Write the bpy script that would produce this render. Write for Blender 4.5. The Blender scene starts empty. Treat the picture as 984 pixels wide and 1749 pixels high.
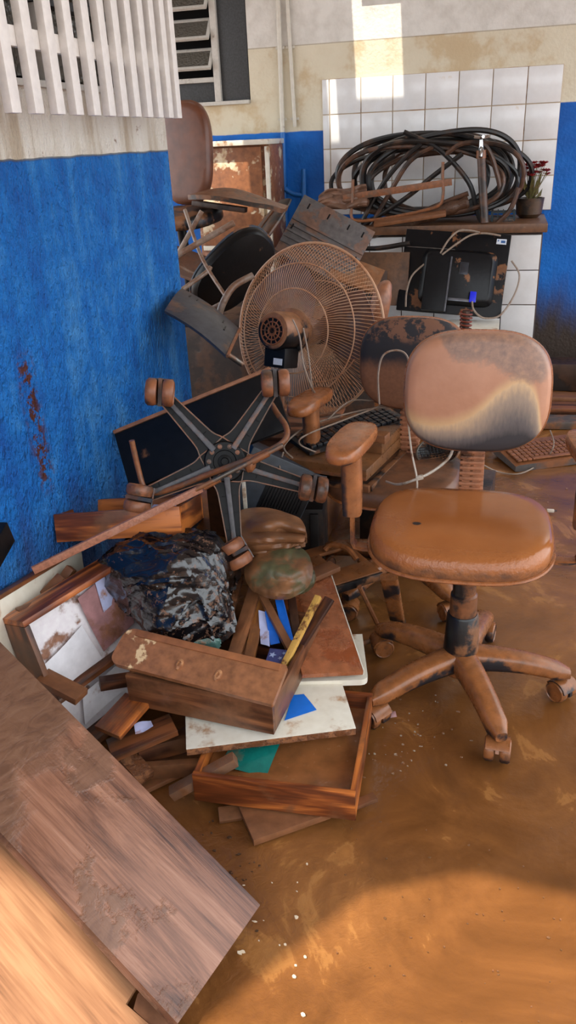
import bpy, bmesh, math, random
import numpy as np
from mathutils import Vector as V, Matrix as M, noise as NZ
random.seed(7)
S = bpy.context.scene
COL = S.collection
PI = math.pi

# ------------------------------------------------------------------ camera
F = 1350.0; TH = math.radians(15.3); PH = math.radians(25.2); RO = math.radians(2.72)
CP = V((0, 0, 1.5))
_fh = V((-math.sin(TH), math.cos(TH), 0)); _r0 = V((math.cos(TH), math.sin(TH), 0))
FW = math.cos(PH)*_fh - math.sin(PH)*V((0, 0, 1)); _u0 = _r0.cross(FW)
CR = math.cos(RO)*_r0 - math.sin(RO)*_u0; CU = math.sin(RO)*_r0 + math.cos(RO)*_u0
cam = bpy.data.cameras.new('camera'); co = bpy.data.objects.new('camera', cam); COL.objects.link(co)
co.matrix_world = M(((CR.x, CU.x, -FW.x, CP.x), (CR.y, CU.y, -FW.y, CP.y), (CR.z, CU.z, -FW.z, CP.z), (0, 0, 0, 1)))
cam.sensor_fit = 'HORIZONTAL'; cam.sensor_width = 36; cam.lens = F/984*36; cam.clip_start = .02
S.camera = co

# ------------------------------------------------------------------ light
w = bpy.data.worlds.new('sky'); S.world = w; w.use_nodes = True
wn = w.node_tree.nodes; bg = wn['Background']
bg.inputs[0].default_value = (.90, .95, 1.0, 1); bg.inputs[1].default_value = 2.2
SUN = V((.05, .50, -.86)).normalized()
sl = bpy.data.lights.new('sun', 'SUN'); sl.energy = 4.4; sl.angle = .012; sl.color = (1, .93, .80)
so = bpy.data.objects.new('sun', sl); COL.objects.link(so); so.rotation_euler = SUN.to_track_quat('-Z', 'Y').to_euler(); so.location = (0, -3, 6)
S.view_settings.view_transform = 'Standard'; S.view_settings.look = 'None'
S.view_settings.exposure = .55; S.view_settings.gamma = 1; S.view_settings.use_curve_mapping = False

# ------------------------------------------------------------------ pixel helpers (direction only; distance from what is touched)
def ray(x, y): return FW*F + CR*(x-492) + CU*(874-y)
def AZ(x, y, z): d = ray(x, y); return CP + d*((z-CP.z)/d.z)
def AY(x, y, Y): d = ray(x, y); return CP + d*(Y/d.y)
def AX(x, y, X): d = ray(x, y); return CP + d*(X/d.x)

# ------------------------------------------------------------------ mesh helpers
def fr(o, x, y):
    """orthonormal frame: origin o, X along x, Y towards y, Z = X x Y"""
    x = V(x).normalized(); z = x.cross(V(y)).normalized(); y = z.cross(x)
    return M(((x.x, y.x, z.x, o[0]), (x.y, y.y, z.y, o[1]), (x.z, y.z, z.z, o[2]), (0, 0, 0, 1)))
def T(x, y, z): return M.Translation((x, y, z))
def R(a, ax): return M.Rotation(math.radians(a), 4, ax)
def TR(loc, rz=0, rx=0, ry=0): return T(*loc) @ R(rz, 'Z') @ R(ry, 'Y') @ R(rx, 'X')
class MB:
    def __init__(s): s.v = []; s.f = []
    def add(s, vs, fs, m=None):
        n = len(s.v)
        s.v += [(m @ V(p)) if m else V(p) for p in vs]; s.f += [tuple(i+n for i in q) for q in fs]; return s
    def box(s, c, d, m=None, b=0.0):
        x, y, z = (k/2 for k in d)
        if b <= 0:
            vs = [V((i*x, j*y, k*z))+V(c) for i in (-1, 1) for j in (-1, 1) for k in (-1, 1)]
            return s.add(vs, [(0, 1, 3, 2), (4, 6, 7, 5), (0, 4, 5, 1), (2, 3, 7, 6), (0, 2, 6, 4), (1, 5, 7, 3)], m)
        bm = bmesh.new(); bmesh.ops.create_cube(bm, size=1); bmesh.ops.scale(bm, vec=d, verts=bm.verts)
        bmesh.ops.bevel(bm, geom=list(bm.edges), offset=min(b, .45*min(d)), segments=2, affect='EDGES', profile=.6)
        bm.verts.index_update()
        s.add([v.co+V(c) for v in bm.verts], [tuple(v.index for v in q.verts) for q in bm.faces], m); bm.free(); return s
    def tube(s, pts, r, n=8, closed=False, m=None, cap=True):
        pts = [V(p) for p in pts]; L = len(pts); rings = []; up = None
        for i, p in enumerate(pts):
            if closed: t = pts[(i+1) % L]-pts[i-1]
            else: t = pts[min(i+1, L-1)]-pts[max(i-1, 0)]
            if t.length < 1e-9: t = V((0, 0, 1))
            t.normalize()
            if up is None: up = t.orthogonal().normalized()
            up = (up - t*up.dot(t))
            up = up.normalized() if up.length > 1e-6 else t.orthogonal().normalized()
            sd = t.cross(up); rr = r[i] if isinstance(r, (list, tuple)) else r
            rings.append([p + (up*math.cos(2*PI*k/n) + sd*math.sin(2*PI*k/n))*rr for k in range(n)])
        vs = [q for g in rings for q in g]; fs = []
        for i in range(L if closed else L-1):
            j = (i+1) % L
            for k in range(n): fs.append((i*n+k, i*n+(k+1) % n, j*n+(k+1) % n, j*n+k))
        if not closed and cap: fs += [tuple(range(n))[::-1], tuple((L-1)*n+k for k in range(n))]
        return s.add(vs, fs, m)
    def lathe(s, prof, n=24, m=None):
        vs = []; fs = []
        for r, z in prof: vs += [(r*math.cos(2*PI*k/n), r*math.sin(2*PI*k/n), z) for k in range(n)]
        for i in range(len(prof)-1):
            for k in range(n): fs.append((i*n+k, i*n+(k+1) % n, (i+1)*n+(k+1) % n, (i+1)*n+k))
        fs += [tuple(range(n))[::-1], tuple((len(prof)-1)*n+k for k in range(n))]
        return s.add(vs, fs, m)
    def prism(s, out, t, m=None):
        n = len(out)
        vs = [(x, y, 0) for x, y in out] + [(x, y, t) for x, y in out]
        fs = [tuple(range(n))[::-1], tuple(range(n, 2*n))] + [(i, (i+1) % n, (i+1) % n+n, i+n) for i in range(n)]
        return s.add(vs, fs, m)
    def loft(s, secs, m=None, k=10, e=3.2):
        """secs: (center, right vec, up vec, half w, half h)"""
        vs = []; fs = []; n = k*2
        for c, rt, up, a, b in secs:
            for i in range(n):
                t = 2*PI*(i+.5)/n; cx, sy = math.cos(t), math.sin(t)
                vs.append(V(c)+V(rt)*(a*math.copysign(abs(cx)**(2/e), cx))+V(up)*(b*math.copysign(abs(sy)**(2/e), sy)))
        for i in range(len(secs)-1):
            for q in range(n): fs.append((i*n+q, i*n+(q+1) % n, (i+1)*n+(q+1) % n, (i+1)*n+q))
        fs += [tuple(range(n))[::-1], tuple((len(secs)-1)*n+q for q in range(n))]
        return s.add(vs, fs, m)
    def sheet(s, nx, ny, fn, t=0.0, m=None):
        """surface fn(u,v)->point with thickness t along its normal"""
        g = [[V(fn(i/nx, j/ny)) for i in range(nx+1)] for j in range(ny+1)]
        vs = [p for r in g for p in r]; W = nx+1; N = len(vs)
        fs = [(j*W+i, j*W+i+1, (j+1)*W+i+1, (j+1)*W+i) for j in range(ny) for i in range(nx)]
        if t:
            low = []
            for j in range(ny+1):
                for i in range(nx+1):
                    a = g[j][min(i+1, nx)]-g[j][max(i-1, 0)]; b = g[min(j+1, ny)][i]-g[max(j-1, 0)][i]
                    nn = a.cross(b); nn = nn.normalized() if nn.length > 1e-9 else V((0, 0, 1))
                    low.append(g[j][i]-nn*t)
            vs += low; fs += [tuple(k+N for k in q)[::-1] for q in fs]
            bd = [i for i in range(W)] + [j*W+nx for j in range(1, ny+1)] + [ny*W+i for i in range(nx-1, -1, -1)] + [j*W for j in range(ny-1, 0, -1)]
            for k in range(len(bd)):
                a, b = bd[k], bd[(k+1) % len(bd)]; fs.append((a, a+N, b+N, b))
        return s.add(vs, fs, m)
    def cushion(s, w, d, h, e=3.0, dome=.012, fn=None, nr=7, n=48, m=None):
        """upholstered pad lying in XY, thickness h along Z, superellipse outline"""
        prof = [(0.001, h/2+dome)]
        for q in (.35, .62, .82, .93): prof.append((q, h/2+dome*(1-q**3)))
        for a in (20, 45, 70, 90, 115, 140, 160): prof.append((1-.075*(1-math.sin(math.radians(a))), h/2*math.cos(math.radians(a))))
        prof += [(.9, -h/2), (.5, -h/2), (.001, -h/2)]
        vs = []; fs = []
        for q, z in prof:
            for k in range(n):
                t = 2*PI*k/n; c, sn = math.cos(t), math.sin(t)
                p = V((q*w/2*math.copysign(abs(c)**(2/e), c), q*d/2*math.copysign(abs(sn)**(2/e), sn), z))
                vs.append(fn(p) if fn else p)
        for i in range(len(prof)-1):
            for k in range(n): fs.append((i*n+k, (i+1)*n+k, (i+1)*n+(k+1) % n, i*n+(k+1) % n))
        return s.add(vs, fs, m)
def catmull(pts, n=6, closed=False):
    pts = [V(p) for p in pts]; L = len(pts); out = []
    for i in range(L if closed else L-1):
        if closed: a, b, c, d = (pts[(i+k) % L] for k in (-1, 0, 1, 2))
        else: a, b, c, d = pts[max(i-1, 0)], pts[i], pts[i+1], pts[min(i+2, L-1)]
        for k in range(n):
            t = k/n; out.append(.5*((2*b)+(c-a)*t+(2*a-5*b+4*c-d)*t*t+(3*b-a-3*c+d)*t**3))
    if not closed: out.append(pts[-1])
    return out
def tags(o, label=None, cat=None, group=None, kind=None):
    if label: o['label'] = label
    if cat: o['category'] = cat
    if group: o['group'] = group
    if kind: o['kind'] = kind
    return o
def mesh(name, mb, mat, smooth=True):
    me = bpy.data.meshes.new(name); me.from_pydata([tuple(p) for p in mb.v], [], mb.f); me.validate(); me.update()
    bm = bmesh.new(); bm.from_mesh(me); bmesh.ops.recalc_face_normals(bm, faces=bm.faces); bm.to_mesh(me); bm.free()
    if mat: me.materials.append(mat)
    if smooth:
        me.polygons.foreach_set('use_smooth', [True]*len(me.polygons))
        try: me.set_sharp_from_angle(angle=math.radians(38))
        except Exception: pass
    return me
def link(name, data, m=None, parent=None):
    o = bpy.data.objects.new(name, data); COL.objects.link(o)
    if parent: o.parent = parent
    if m is not None: o.matrix_basis = m
    return o
def obj(name, mb, mat, parent=None, m=None, label=None, cat=None, group=None, kind=None, smooth=True, world=False):
    """one mesh object. parent: verts in the parent's space (or world=True). No parent and no m: recentred to its base."""
    if parent is not None and world:
        inv = parent.matrix_basis.inverted()
        if parent.parent: inv = inv @ parent.parent.matrix_basis.inverted()
        mb.v = [inv @ p for p in mb.v]
    if parent is None and m is None:
        xs = [p.x for p in mb.v]; ys = [p.y for p in mb.v]; zs = [p.z for p in mb.v]
        c = V(((min(xs)+max(xs))/2, (min(ys)+max(ys))/2, min(zs))); mb.v = [p-c for p in mb.v]; m = T(*c)
    return tags(link(name, mesh(name, mb, mat, smooth), m, parent), label, cat, group, kind)
def thing(name, label, cat, m=None, group=None):
    o = link(name, None, m if m is not None else M.Identity(4)); o.empty_display_size = .05
    return tags(o, label, cat, group)
def plank(name, parent, L, W, H, m, mat, b=.0015, **k):
    """board of its own frame: X length, Y width, Z thickness, centred"""
    return obj(name, MB().box((0, 0, 0), (L, W, H), b=b), mat, parent, m, **k)

# ------------------------------------------------------------------ materials
def lin(c): return tuple(((k/255)/12.92 if k/255 <= .04045 else ((k/255+.055)/1.055)**2.4) for k in c)+(1,)
class G:
    def __init__(s, name):
        s.m = bpy.data.materials.new(name); s.m.use_nodes = True; s.t = s.m.node_tree; s.n = s.t.nodes; s.p = s.n['Principled BSDF']
    def new(s, t, **k):
        q = s.n.new(t)
        for a, b in k.items(): setattr(q, a, b)
        return q
    def l(s, a, b): s.t.links.new(a, b)
    def coords(s, rnd=True, scale=(1, 1, 1), world=False):
        if world: vec = s.new('ShaderNodeNewGeometry').outputs['Position']
        else: vec = s.new('ShaderNodeTexCoord').outputs['Object']
        if rnd and not world:
            oi = s.new('ShaderNodeObjectInfo'); mu = s.new('ShaderNodeMath', operation='MULTIPLY'); mu.inputs[1].default_value = 37.3
            s.l(oi.outputs['Random'], mu.inputs[0]); ad = s.new('ShaderNodeVectorMath', operation='ADD'); s.l(vec, ad.inputs[0]); s.l(mu.outputs[0], ad.inputs[1]); vec = ad.outputs[0]
        if scale != (1, 1, 1):
            mp = s.new('ShaderNodeVectorMath', operation='MULTIPLY'); mp.inputs[1].default_value = scale; s.l(vec, mp.inputs[0]); vec = mp.outputs[0]
        return vec
    def noise(s, vec, sc, det=5, rough=.55, dist=0):
        q = s.new('ShaderNodeTexNoise'); q.inputs['Scale'].default_value = sc; q.inputs['Detail'].default_value = det
        q.inputs['Roughness'].default_value = rough; q.inputs['Distortion'].default_value = dist; s.l(vec, q.inputs['Vector']); return q.outputs['Fac']
    def ramp(s, fac, stops):
        q = s.new('ShaderNodeValToRGB'); e = q.color_ramp.elements
        while len(e) < len(stops): e.new(.5)
        for k, (p, c) in enumerate(stops): e[k].position = p; e[k].color = c if len(c) == 4 else lin(c)
        s.l(fac, q.inputs[0]); return q.outputs[0]
    def step(s, fac, a, b):
        q = s.new('ShaderNodeMapRange'); q.interpolation_type = 'SMOOTHSTEP'; q.inputs[1].default_value = a; q.inputs[2].default_value = b
        s.l(fac, q.inputs[0]); return q.outputs[0]
    def math(s, op, a, b=None, clamp=False):
        q = s.new('ShaderNodeMath', operation=op); q.use_clamp = clamp
        for i, k in enumerate((a, b)):
            if k is None: continue
            if isinstance(k, (int, float)): q.inputs[i].default_value = k
            else: s.l(k, q.inputs[i])
        return q.outputs[0]
    def mix(s, fac, a, b):
        q = s.new('ShaderNodeMix', data_type='RGBA')
        for sock, k in ((q.inputs[0], fac), (q.inputs[6], a), (q.inputs[7], b)):
            if isinstance(k, (int, float)): sock.default_value = k
            elif isinstance(k, tuple): sock.default_value = k if len(k) == 4 else lin(k)
            else: s.l(k, sock)
        return q.outputs[2]
    def fmix(s, fac, a, b):
        q = s.new('ShaderNodeMix', data_type='FLOAT')
        for sock, k in ((q.inputs[0], fac), (q.inputs[2], a), (q.inputs[3], b)):
            if isinstance(k, (int, float)): sock.default_value = k
            else: s.l(k, sock)
        return q.outputs[0]
    def bump(s, h, st, d=.01):
        q = s.new('ShaderNodeBump'); q.inputs['Strength'].default_value = st; q.inputs['Distance'].default_value = d
        s.l(h, q.inputs['Height']); s.l(q.outputs[0], s.p.inputs['Normal']); return q
    def sep(s, vec):
        q = s.new('ShaderNodeSeparateXYZ'); s.l(vec, q.inputs[0]); return q.outputs
    def set(s, **k):
        for a, b in k.items():
            sock = s.p.inputs[a.replace('_', ' ')]
            if hasattr(b, 'links') or hasattr(b, 'is_linked'): s.l(b, sock)
            elif isinstance(b, tuple): sock.default_value = b if len(b) == 4 else lin(b)
            else: sock.default_value = b
        return s
MUD = (132, 86, 54)
def mud(name, base, cov=.5, sc=5, mudc=MUD, r0=.5, r1=.4, bump=.35, base2=None, metal=0, up=.0, edge=.06, spec=.5, fine=60, xg=None):
    """a plain surface with dried or wet mud lying on it in patches; cov 0..1"""
    g = G(name); vec = g.coords()
    n = g.noise(vec, sc, 7, .62)
    if up:
        nz = g.sep(g.new('ShaderNodeNewGeometry').outputs['Normal'])[2]
        n = g.math('ADD', n, g.math('MULTIPLY', nz, up))
    if xg:
        xx = g.sep(g.new('ShaderNodeTexCoord').outputs['Object'])[xg[0]]; n = g.math('ADD', n, g.math('MULTIPLY', g.step(xx, xg[1], xg[2]), xg[3]))
    th = .5+(.5-cov)*.55
    f = g.step(n, th-edge, th+edge)
    n2 = g.noise(vec, sc*4.3, 5); n3 = g.noise(vec, fine, 3)
    q_ = .94 if max(base) > 180 else (.84 if max(base) > 110 else .72); d = tuple(int(k*q_) for k in base); bc = g.ramp(n2, [(.3, base), (.7, base2 or d)])
    mc = g.ramp(n2, [(.25, tuple(int(k*.78) for k in mudc)), (.55, mudc), (.8, tuple(min(255, int(k*1.14)) for k in mudc))])
    rr = g.fmix(f, r0, g.fmix(n3, r1-.12, r1+.14))
    g.set(Base_Color=g.mix(f, bc, mc), Roughness=rr, Metallic=g.fmix(f, float(metal), 0.0) if metal else 0.0, Specular_IOR_Level=spec)
    g.bump(g.math('ADD', g.math('MULTIPLY', f, .6), g.math('MULTIPLY', n3, .45)), bump, .004)
    return g.m
def wood(name, light, dark, cov=.3, mudc=MUD, rough=.42, gs=1.0, bump=.25, sc=5, band=.62):
    g = G(name); vec = g.coords()
    st = g.new('ShaderNodeVectorMath', operation='MULTIPLY'); st.inputs[1].default_value = (1.5*gs, 10*gs, 10*gs); g.l(vec, st.inputs[0])
    n = g.noise(st.outputs[0], 1.0, 4, .5, .6)
    w2 = g.new('ShaderNodeVectorMath', operation='MULTIPLY'); w2.inputs[1].default_value = (8, 190, 190); g.l(vec, w2.inputs[0])
    fi = g.noise(w2.outputs[0], 1.0, 3)
    saw = g.math('PINGPONG', g.math('MULTIPLY', n, 7.0), 1.0)
    k = g.math('ADD', g.math('MULTIPLY', saw, band), g.math('MULTIPLY', fi, 1-band))
    mid = tuple((a+b)//2 for a, b in zip(light, dark))
    dk = tuple(int(q*.8) for q in dark); c = g.ramp(k, [(.2, dk), (.36, dark), (.52, mid), (.7, light)])
    m1 = g.noise(vec, sc, 7, .6); th = .5+(.5-cov)*.55; f = g.step(m1, th-.07, th+.07)
    n2 = g.noise(vec, 34, 4)
    mc = g.ramp(n2, [(.3, tuple(int(q*.8) for q in mudc)), (.7, mudc)])
    f2 = g.math('MULTIPLY', f, .88)
    g.set(Base_Color=g.mix(f2, c, mc), Roughness=g.fmix(f, rough, g.fmix(n2, .25, .55)))
    g.bump(g.math('ADD', g.math('MULTIPLY', k, .35), g.math('ADD', g.math('MULTIPLY', f, .5), g.math('MULTIPLY', n2, .25))), bump, .003)
    return g.m

# ------------------------------------------------------------------ the place
YB = 5.54; XL = -1.2; ZR = 2.9
def wall_mat(name, border, upper, left=False):
    g = G(name); pos = g.coords(world=True); x, y, z = g.sep(pos)
    wob = g.math('MULTIPLY', g.math('SUBTRACT', g.noise(pos, 9, 3), .5), .014)
    zz = g.math('ADD', z, wob)
    if left:
        isb = g.step(zz, border+.004, border-.004)
    else:
        right = g.step(x, .24, .26); zb = g.math('ADD', g.math('MULTIPLY', right, .085), border)
        d = g.math('SUBTRACT', zb, zz); isb = g.step(d, -.004, .004)
    big = g.noise(pos, 2.2, 5, .6); med = g.noise(pos, 14, 4)
    st = g.new('ShaderNodeVectorMath', operation='MULTIPLY'); st.inputs[1].default_value = (7, 7, .9); g.l(pos, st.inputs[0])
    streak = g.noise(st.outputs[0], 1.6, 5, .6)
    if left:
        blue = g.ramp(g.math('ADD', g.math('MULTIPLY', streak, .6), g.math('MULTIPLY', med, .4)), [(.3, (4, 92, 190)), (.5, (20, 130, 226)), (.7, (84, 168, 242))])
        cr = g.ramp(streak, [(.33, (176, 162, 142)), (.46, (206, 200, 188)), (.7, (218, 214, 206))])
        sp = g.noise(pos, 26, 5, .7); drip = g.math('MULTIPLY', g.step(sp, .60, .68), g.step(streak, .48, .6))
        cr = g.mix(drip, cr, (112, 74, 44))
    else:
        blue = g.ramp(big, [(.35, (0, 84, 168)), (.5, (4, 102, 194)), (.62, (8, 112, 204)), (.68, (40, 126, 206))])
        low = g.ramp(big, [(.35, (220, 212, 190)), (.52, (214, 204, 180)), (.58, (200, 180, 146)), (.75, (192, 170, 136))])
        hi = g.ramp(med, [(.3, (206, 202, 194)), (.6, (222, 219, 212))])
        cr = g.mix(g.step(z, upper-.004, upper+.004), low, hi)
        crack = g.math('MULTIPLY', g.step(z, upper-.007, upper-.003), g.step(z, upper+.003, upper-.001)); cr = g.mix(g.math('MULTIPLY', crack, .5), cr, (120, 104, 84))
    col = g.mix(isb, cr, blue)
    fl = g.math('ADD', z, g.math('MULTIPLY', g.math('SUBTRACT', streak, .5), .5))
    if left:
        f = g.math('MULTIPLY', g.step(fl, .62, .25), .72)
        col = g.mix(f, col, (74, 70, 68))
        # peeled patches in a slanting line
        dx = g.math('ABSOLUTE', g.math('SUBTRACT', g.math('ADD', y, g.math('MULTIPLY', z, .03)), 1.845))
        ln = g.step(dx, .06, .012); pk = g.step(g.noise(pos, 34, 5, .7), .50, .54)
        zr = g.math('MULTIPLY', g.step(z, .60, .68), g.step(z, 1.04, .98))
        pe = g.math('MULTIPLY', g.math('MULTIPLY', ln, pk), zr); col = g.mix(pe, col, (98, 46, 30))
    else:
        col = g.mix(g.step(fl, .72, .22), col, (62, 50, 42))
    g.set(Base_Color=col, Roughness=.62 if left else .55, Specular_IOR_Level=.35)
    if left:
        v = g.new('ShaderNodeTexVoronoi'); v.inputs['Scale'].default_value = 62; g.l(pos, v.inputs['Vector'])
        st2 = g.new('ShaderNodeVectorMath', operation='MULTIPLY'); st2.inputs[1].default_value = (1, 1, .62); g.l(pos, st2.inputs[0])
        h = g.math('ADD', g.noise(st2.outputs[0], 70, 4, .6), g.math('MULTIPLY', g.noise(st2.outputs[0], 26, 3), .8))
        g.bump(g.math('MULTIPLY', h, g.fmix(isb, .22, 1.0)), 1.0, .065)
    else:
        g.bump(g.math('ADD', g.noise(pos, 55, 4), g.math('MULTIPLY', g.noise(pos, 9, 3), .7)), .35, .012)
    return g.m
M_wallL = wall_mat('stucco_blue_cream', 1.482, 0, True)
M_wallB = wall_mat('plaster_blue_cream', 1.545, 2.03)
def floor_mat():
    g = G('wet_mud'); pos = g.coords(world=True)
    a = g.noise(pos, .9, 6, .55, 1.6); b = g.noise(pos, 2.6, 7, .6, 2.2); c = g.noise(pos, 70, 4, .65); d = g.noise(pos, 14, 5, .6)
    k = g.math('ADD', g.math('MULTIPLY', a, .5), g.math('MULTIPLY', b, .5))
    x, y, z = g.sep(pos)
    col = g.ramp(k, [(.34, (92, 57, 29)), (.46, (113, 71, 36)), (.56, (132, 84, 43)), (.66, (158, 104, 54))])
    sw = g.math('MULTIPLY', g.step(b, .585, .62), g.step(b, .68, .63)); col = g.mix(g.math('MULTIPLY', sw, .4), col, (172, 120, 66))
    clot = g.step(g.math('ADD', d, g.math('MULTIPLY', c, .25)), .70, .76); col = g.mix(g.math('MULTIPLY', clot, .22), col, (104, 66, 36))
    g.set(Base_Color=col, Roughness=g.fmix(g.step(a, .40, .60), .13, .34), Specular_IOR_Level=.5)
    # churned wet mud beside the boards
    ch = None
    for q, r_ in ((AZ(485, 1610, 0), .34), (AZ(400, 1480, 0), .22), (AZ(740, 1240, 0), .16), (AZ(850, 850, 0), .35)):
        vm = g.new('ShaderNodeVectorMath', operation='DISTANCE'); g.l(pos, vm.inputs[0]); vm.inputs[1].default_value = tuple(q)
        k_ = g.step(vm.outputs['Value'], r_, r_*.25); ch = k_ if ch is None else g.math('MAXIMUM', ch, k_)
    rip = g.noise(pos, 30, 5, .6, 1.8)
    g.bump(g.math('ADD', g.math('ADD', g.math('MULTIPLY', d, .9), g.math('MULTIPLY', c, .22)), g.math('MULTIPLY', g.math('MULTIPLY', ch, rip), 3.0)), .16, .02)
    return g.m
fm = MB()
xs = [-9, -5] + [-3+.06*i for i in range(101)] + [5, 9]; ys = [-9, -5, -2.5] + [-.5+.05*i for i in range(125)] + [6.2]
def fz(x, y):
    if not (-3 < x < 3 and -.5 < y < 5.7): return 0
    return .006*NZ.noise(V((x*2.1, y*2.1, 3)))+.004*NZ.noise(V((x*7, y*7, 1)))-.004
fm.add([(x, y, fz(x, y)) for y in ys for x in xs], [(j*len(xs)+i, j*len(xs)+i+1, (j+1)*len(xs)+i+1, (j+1)*len(xs)+i) for j in range(len(ys)-1) for i in range(len(xs)-1)])
obj('floor', fm, floor_mat(), None, M.Identity(4), label='floor covered with wet brown flood mud', kind='structure')
wb = MB()
WX0, WX1, WZ0, WZ1 = -2.55, -1.635, 1.725, 2.62         # louvre window opening
SX0, SX1, SZ0, SZ1 = -.90, -.52, 2.285, 2.62            # small high window
def wbox(x0, x1, z0, z1): wb.box(((x0+x1)/2, YB+.1, (z0+z1)/2), (x1-x0, .2, z1-z0))
wbox(-4, 3.5, 0, WZ0); wbox(-4, WX0, WZ0, ZR); wbox(WX0, WX1, WZ1, ZR); wbox(WX1, SX0, WZ0, ZR); wbox(SX1, 3.5, WZ0, ZR); wbox(SX0, SX1, WZ0, SZ0); wbox(SX0, SX1, SZ1, ZR)
wallB = obj('wall_back', wb, M_wallB, None, M.Identity(4), label='back wall, cream above a blue painted dado with white tiles', kind='structure', smooth=False)
wl = MB()
LY0, LY1, LZ0, LZ1, LE = .7, 2.62, 1.655, 2.6, 2.965
def wlb(y0, y1, z0, z1): wl.box((XL-.09, (y0+y1)/2, (z0+z1)/2), (.18, y1-y0, z1-z0))
wlb(-1.2, LE, -.02, LZ0); wlb(LY1, LE, LZ0, ZR); wlb(-1.2, LY0, LZ0, ZR); wlb(LY0, LY1, LZ1, ZR)
obj('wall_left', wl, M_wallL, None, M.Identity(4), label='left wall, rough blue stucco below cream plaster', kind='structure', smooth=False)
M_sunblock = mud('sun_blocker_sheet', (205, 200, 190), 0, r0=.7)
def shade(p): return (p.x - SUN.x/SUN.z*(p.z-ZR), p.y - SUN.y/SUN.z*(p.z-ZR))
e1, e2, e3, e4 = (shade(AZ(*q, 0)) for q in ((330, 1760), (620, 1525), (800, 1490), (1010, 1535)))
rf = MB()  # unseen roof, added to block the sun outside the lit patches
RX = 1.7
e0, e0b = shade(AZ(0, 1500, .30)), shade(AZ(235, 1749, .06))
rf.prism([(-1.6, e0[1]+.3), e0, e0b, (e0b[0]+.01, e0b[1]-.5), (e1[0]-.01, e0b[1]-.5), e1, e2, e3, e4, (RX, e4[1]-.2), (RX, 3.2), (-1.6, 3.2)], .05, T(0, 0, ZR))  # front edge and tongue cut to cast the shadow outline on floor and boards
def rbox(x0, x1, y0, y1): rf.box(((x0+x1)/2, (y0+y1)/2, ZR+.025), (x1-x0, y1-y0, .05))
def hole_y(z, Y=YB): return shade(V((0, Y, z)))[1]
h1, h2, h3, h4 = hole_y(1.64), hole_y(2.45), hole_y(1.40), hole_y(1.30, 5.15); d4 = shade(V((-1.72, 5.15, 1.33)))  # gaps placed back along the sun to throw patches on wall and cupboard
sh1 = shade(V((0, YB, 1.9)))[0]
xa, xb, xc, xd = (AY(q, 100, YB).x+sh1 for q in (556, 572, 606, 688))
rbox(-4, -1.6, -.5, 3.2); rbox(-4, d4[0]-.22, 3.2, d4[1]+.16); rbox(d4[0]+.16, RX, 3.2, d4[1]+.16); rbox(d4[0]-.22, d4[0]+.16, 3.2, d4[1]-.16)
y0 = d4[1]+.16
rbox(-4, xa, y0, 5.8); rbox(xb, xc, y0, 5.8); rbox(xd, RX, y0, 5.8); rbox(xa, xb, y0, h3); rbox(xa, xb, h1+.1, 5.8); rbox(xc, xd, y0, h1); rbox(xc, xd, h2, 5.8)
obj('sun_blocker_roof', rf, M_sunblock, None, M.Identity(4), label='unseen roof added to block the sun, with gaps cut for the sun patches', kind='structure', smooth=False)

obj('light_block_wall', MB().box((0, -6.5, 1.2), (16, .2, 2.4)), mud('block_wall', (176, 168, 156), .3, 3, r0=.8), None, M.Identity(4), label='unseen low wall added behind the viewer to cut the frontal light', kind='structure', smooth=False)  # added out of view to cut low sky light from the front
# wall tiles, each its own piece
gt = G('white_glaze'); gv = gt.coords(); gt.set(Base_Color=gt.ramp(gt.noise(gv, 5, 6, .65), [(.3, (216, 215, 214)), (.66, (232, 232, 232)), (.74, (214, 202, 184))]), Roughness=.14); gt.bump(gt.noise(gv, 9, 2), .05, .01)
M_tile = gt.m
M_grout = mud('grout', (196, 176, 150), .35, mudc=(170, 128, 84), r0=.8)
TW = .2; TX0 = -1.112; TZ0 = 1.832
tm = mesh('tile', MB().box((0, 0, 0), (.1945, .009, .1945), b=.0025), M_tile)
tmn = mesh('tile_narrow', MB().box((0, 0, 0), (.042, .009, .1945), b=.0025), M_tile)
gb = MB().box((TX0+.676, YB-.003, 1.432), (1.446, .006, .80)); obj('grout_bed', gb, M_grout, wallB)
for r in range(4):
    for c in range(-1, 7):
        nar = c < 0
        link('tile', tmn if nar else tm, T(TX0-.025 if nar else TX0+TW*(c+.5)-.06+.06-.012*0, YB-.0085, TZ0-TW*(r+.5)), wallB)
# pipes down the wall
M_pipe = mud('white_pipe', (214, 208, 194), .12, 8, r0=.4); M_pipeb = mud('blue_pipe', (30, 112, 196), .1, 8, r0=.35)
def wall_pipe(px0, px1, y0, y1, r, label, off=.02):
    a = AY(px0, y0, YB-off); b = AY(px1, y1, YB-off)
    t = thing('wall_pipe', label, 'pipe', T(b.x, YB-off, b.z))
    zb = 1.545; k = (a.z-zb)/(a.z-b.z)
    if b.z < zb:
        md = a.lerp(b, k); obj('upper_pipe', MB().tube([a, md], r, 12), M_pipe, t, world=True); obj('lower_pipe', MB().tube([md, b], r*1.08, 12), M_pipeb, t, world=True, label='blue painted lower length')
    else: obj('upper_pipe', MB().tube([a, b], r, 12), M_pipe, t, world=True)
    for zc in (1.62, 2.02):
        if b.z < zc: obj('pipe_clip', MB().box((0, 0, 0), (.055, .012, .014), T(*(a.lerp(b, (a.z-zc)/(a.z-b.z)))+V((0, .008, 0)))), M_pipe, t, world=True)
    return t
wall_pipe(473, 489, -60, 400, .015, 'conduit pipe on the back wall, white above and blue where it crosses the dado', .022)
wall_pipe(487, 504, -60, 216, .012, 'thinner pale pipe ending above the blue dado', .018)
ts = thing('wall_pipe', 'short blue capped pipe stub low on the blue wall', 'pipe', T(*AY(519, 350, 5.52)))
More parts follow.
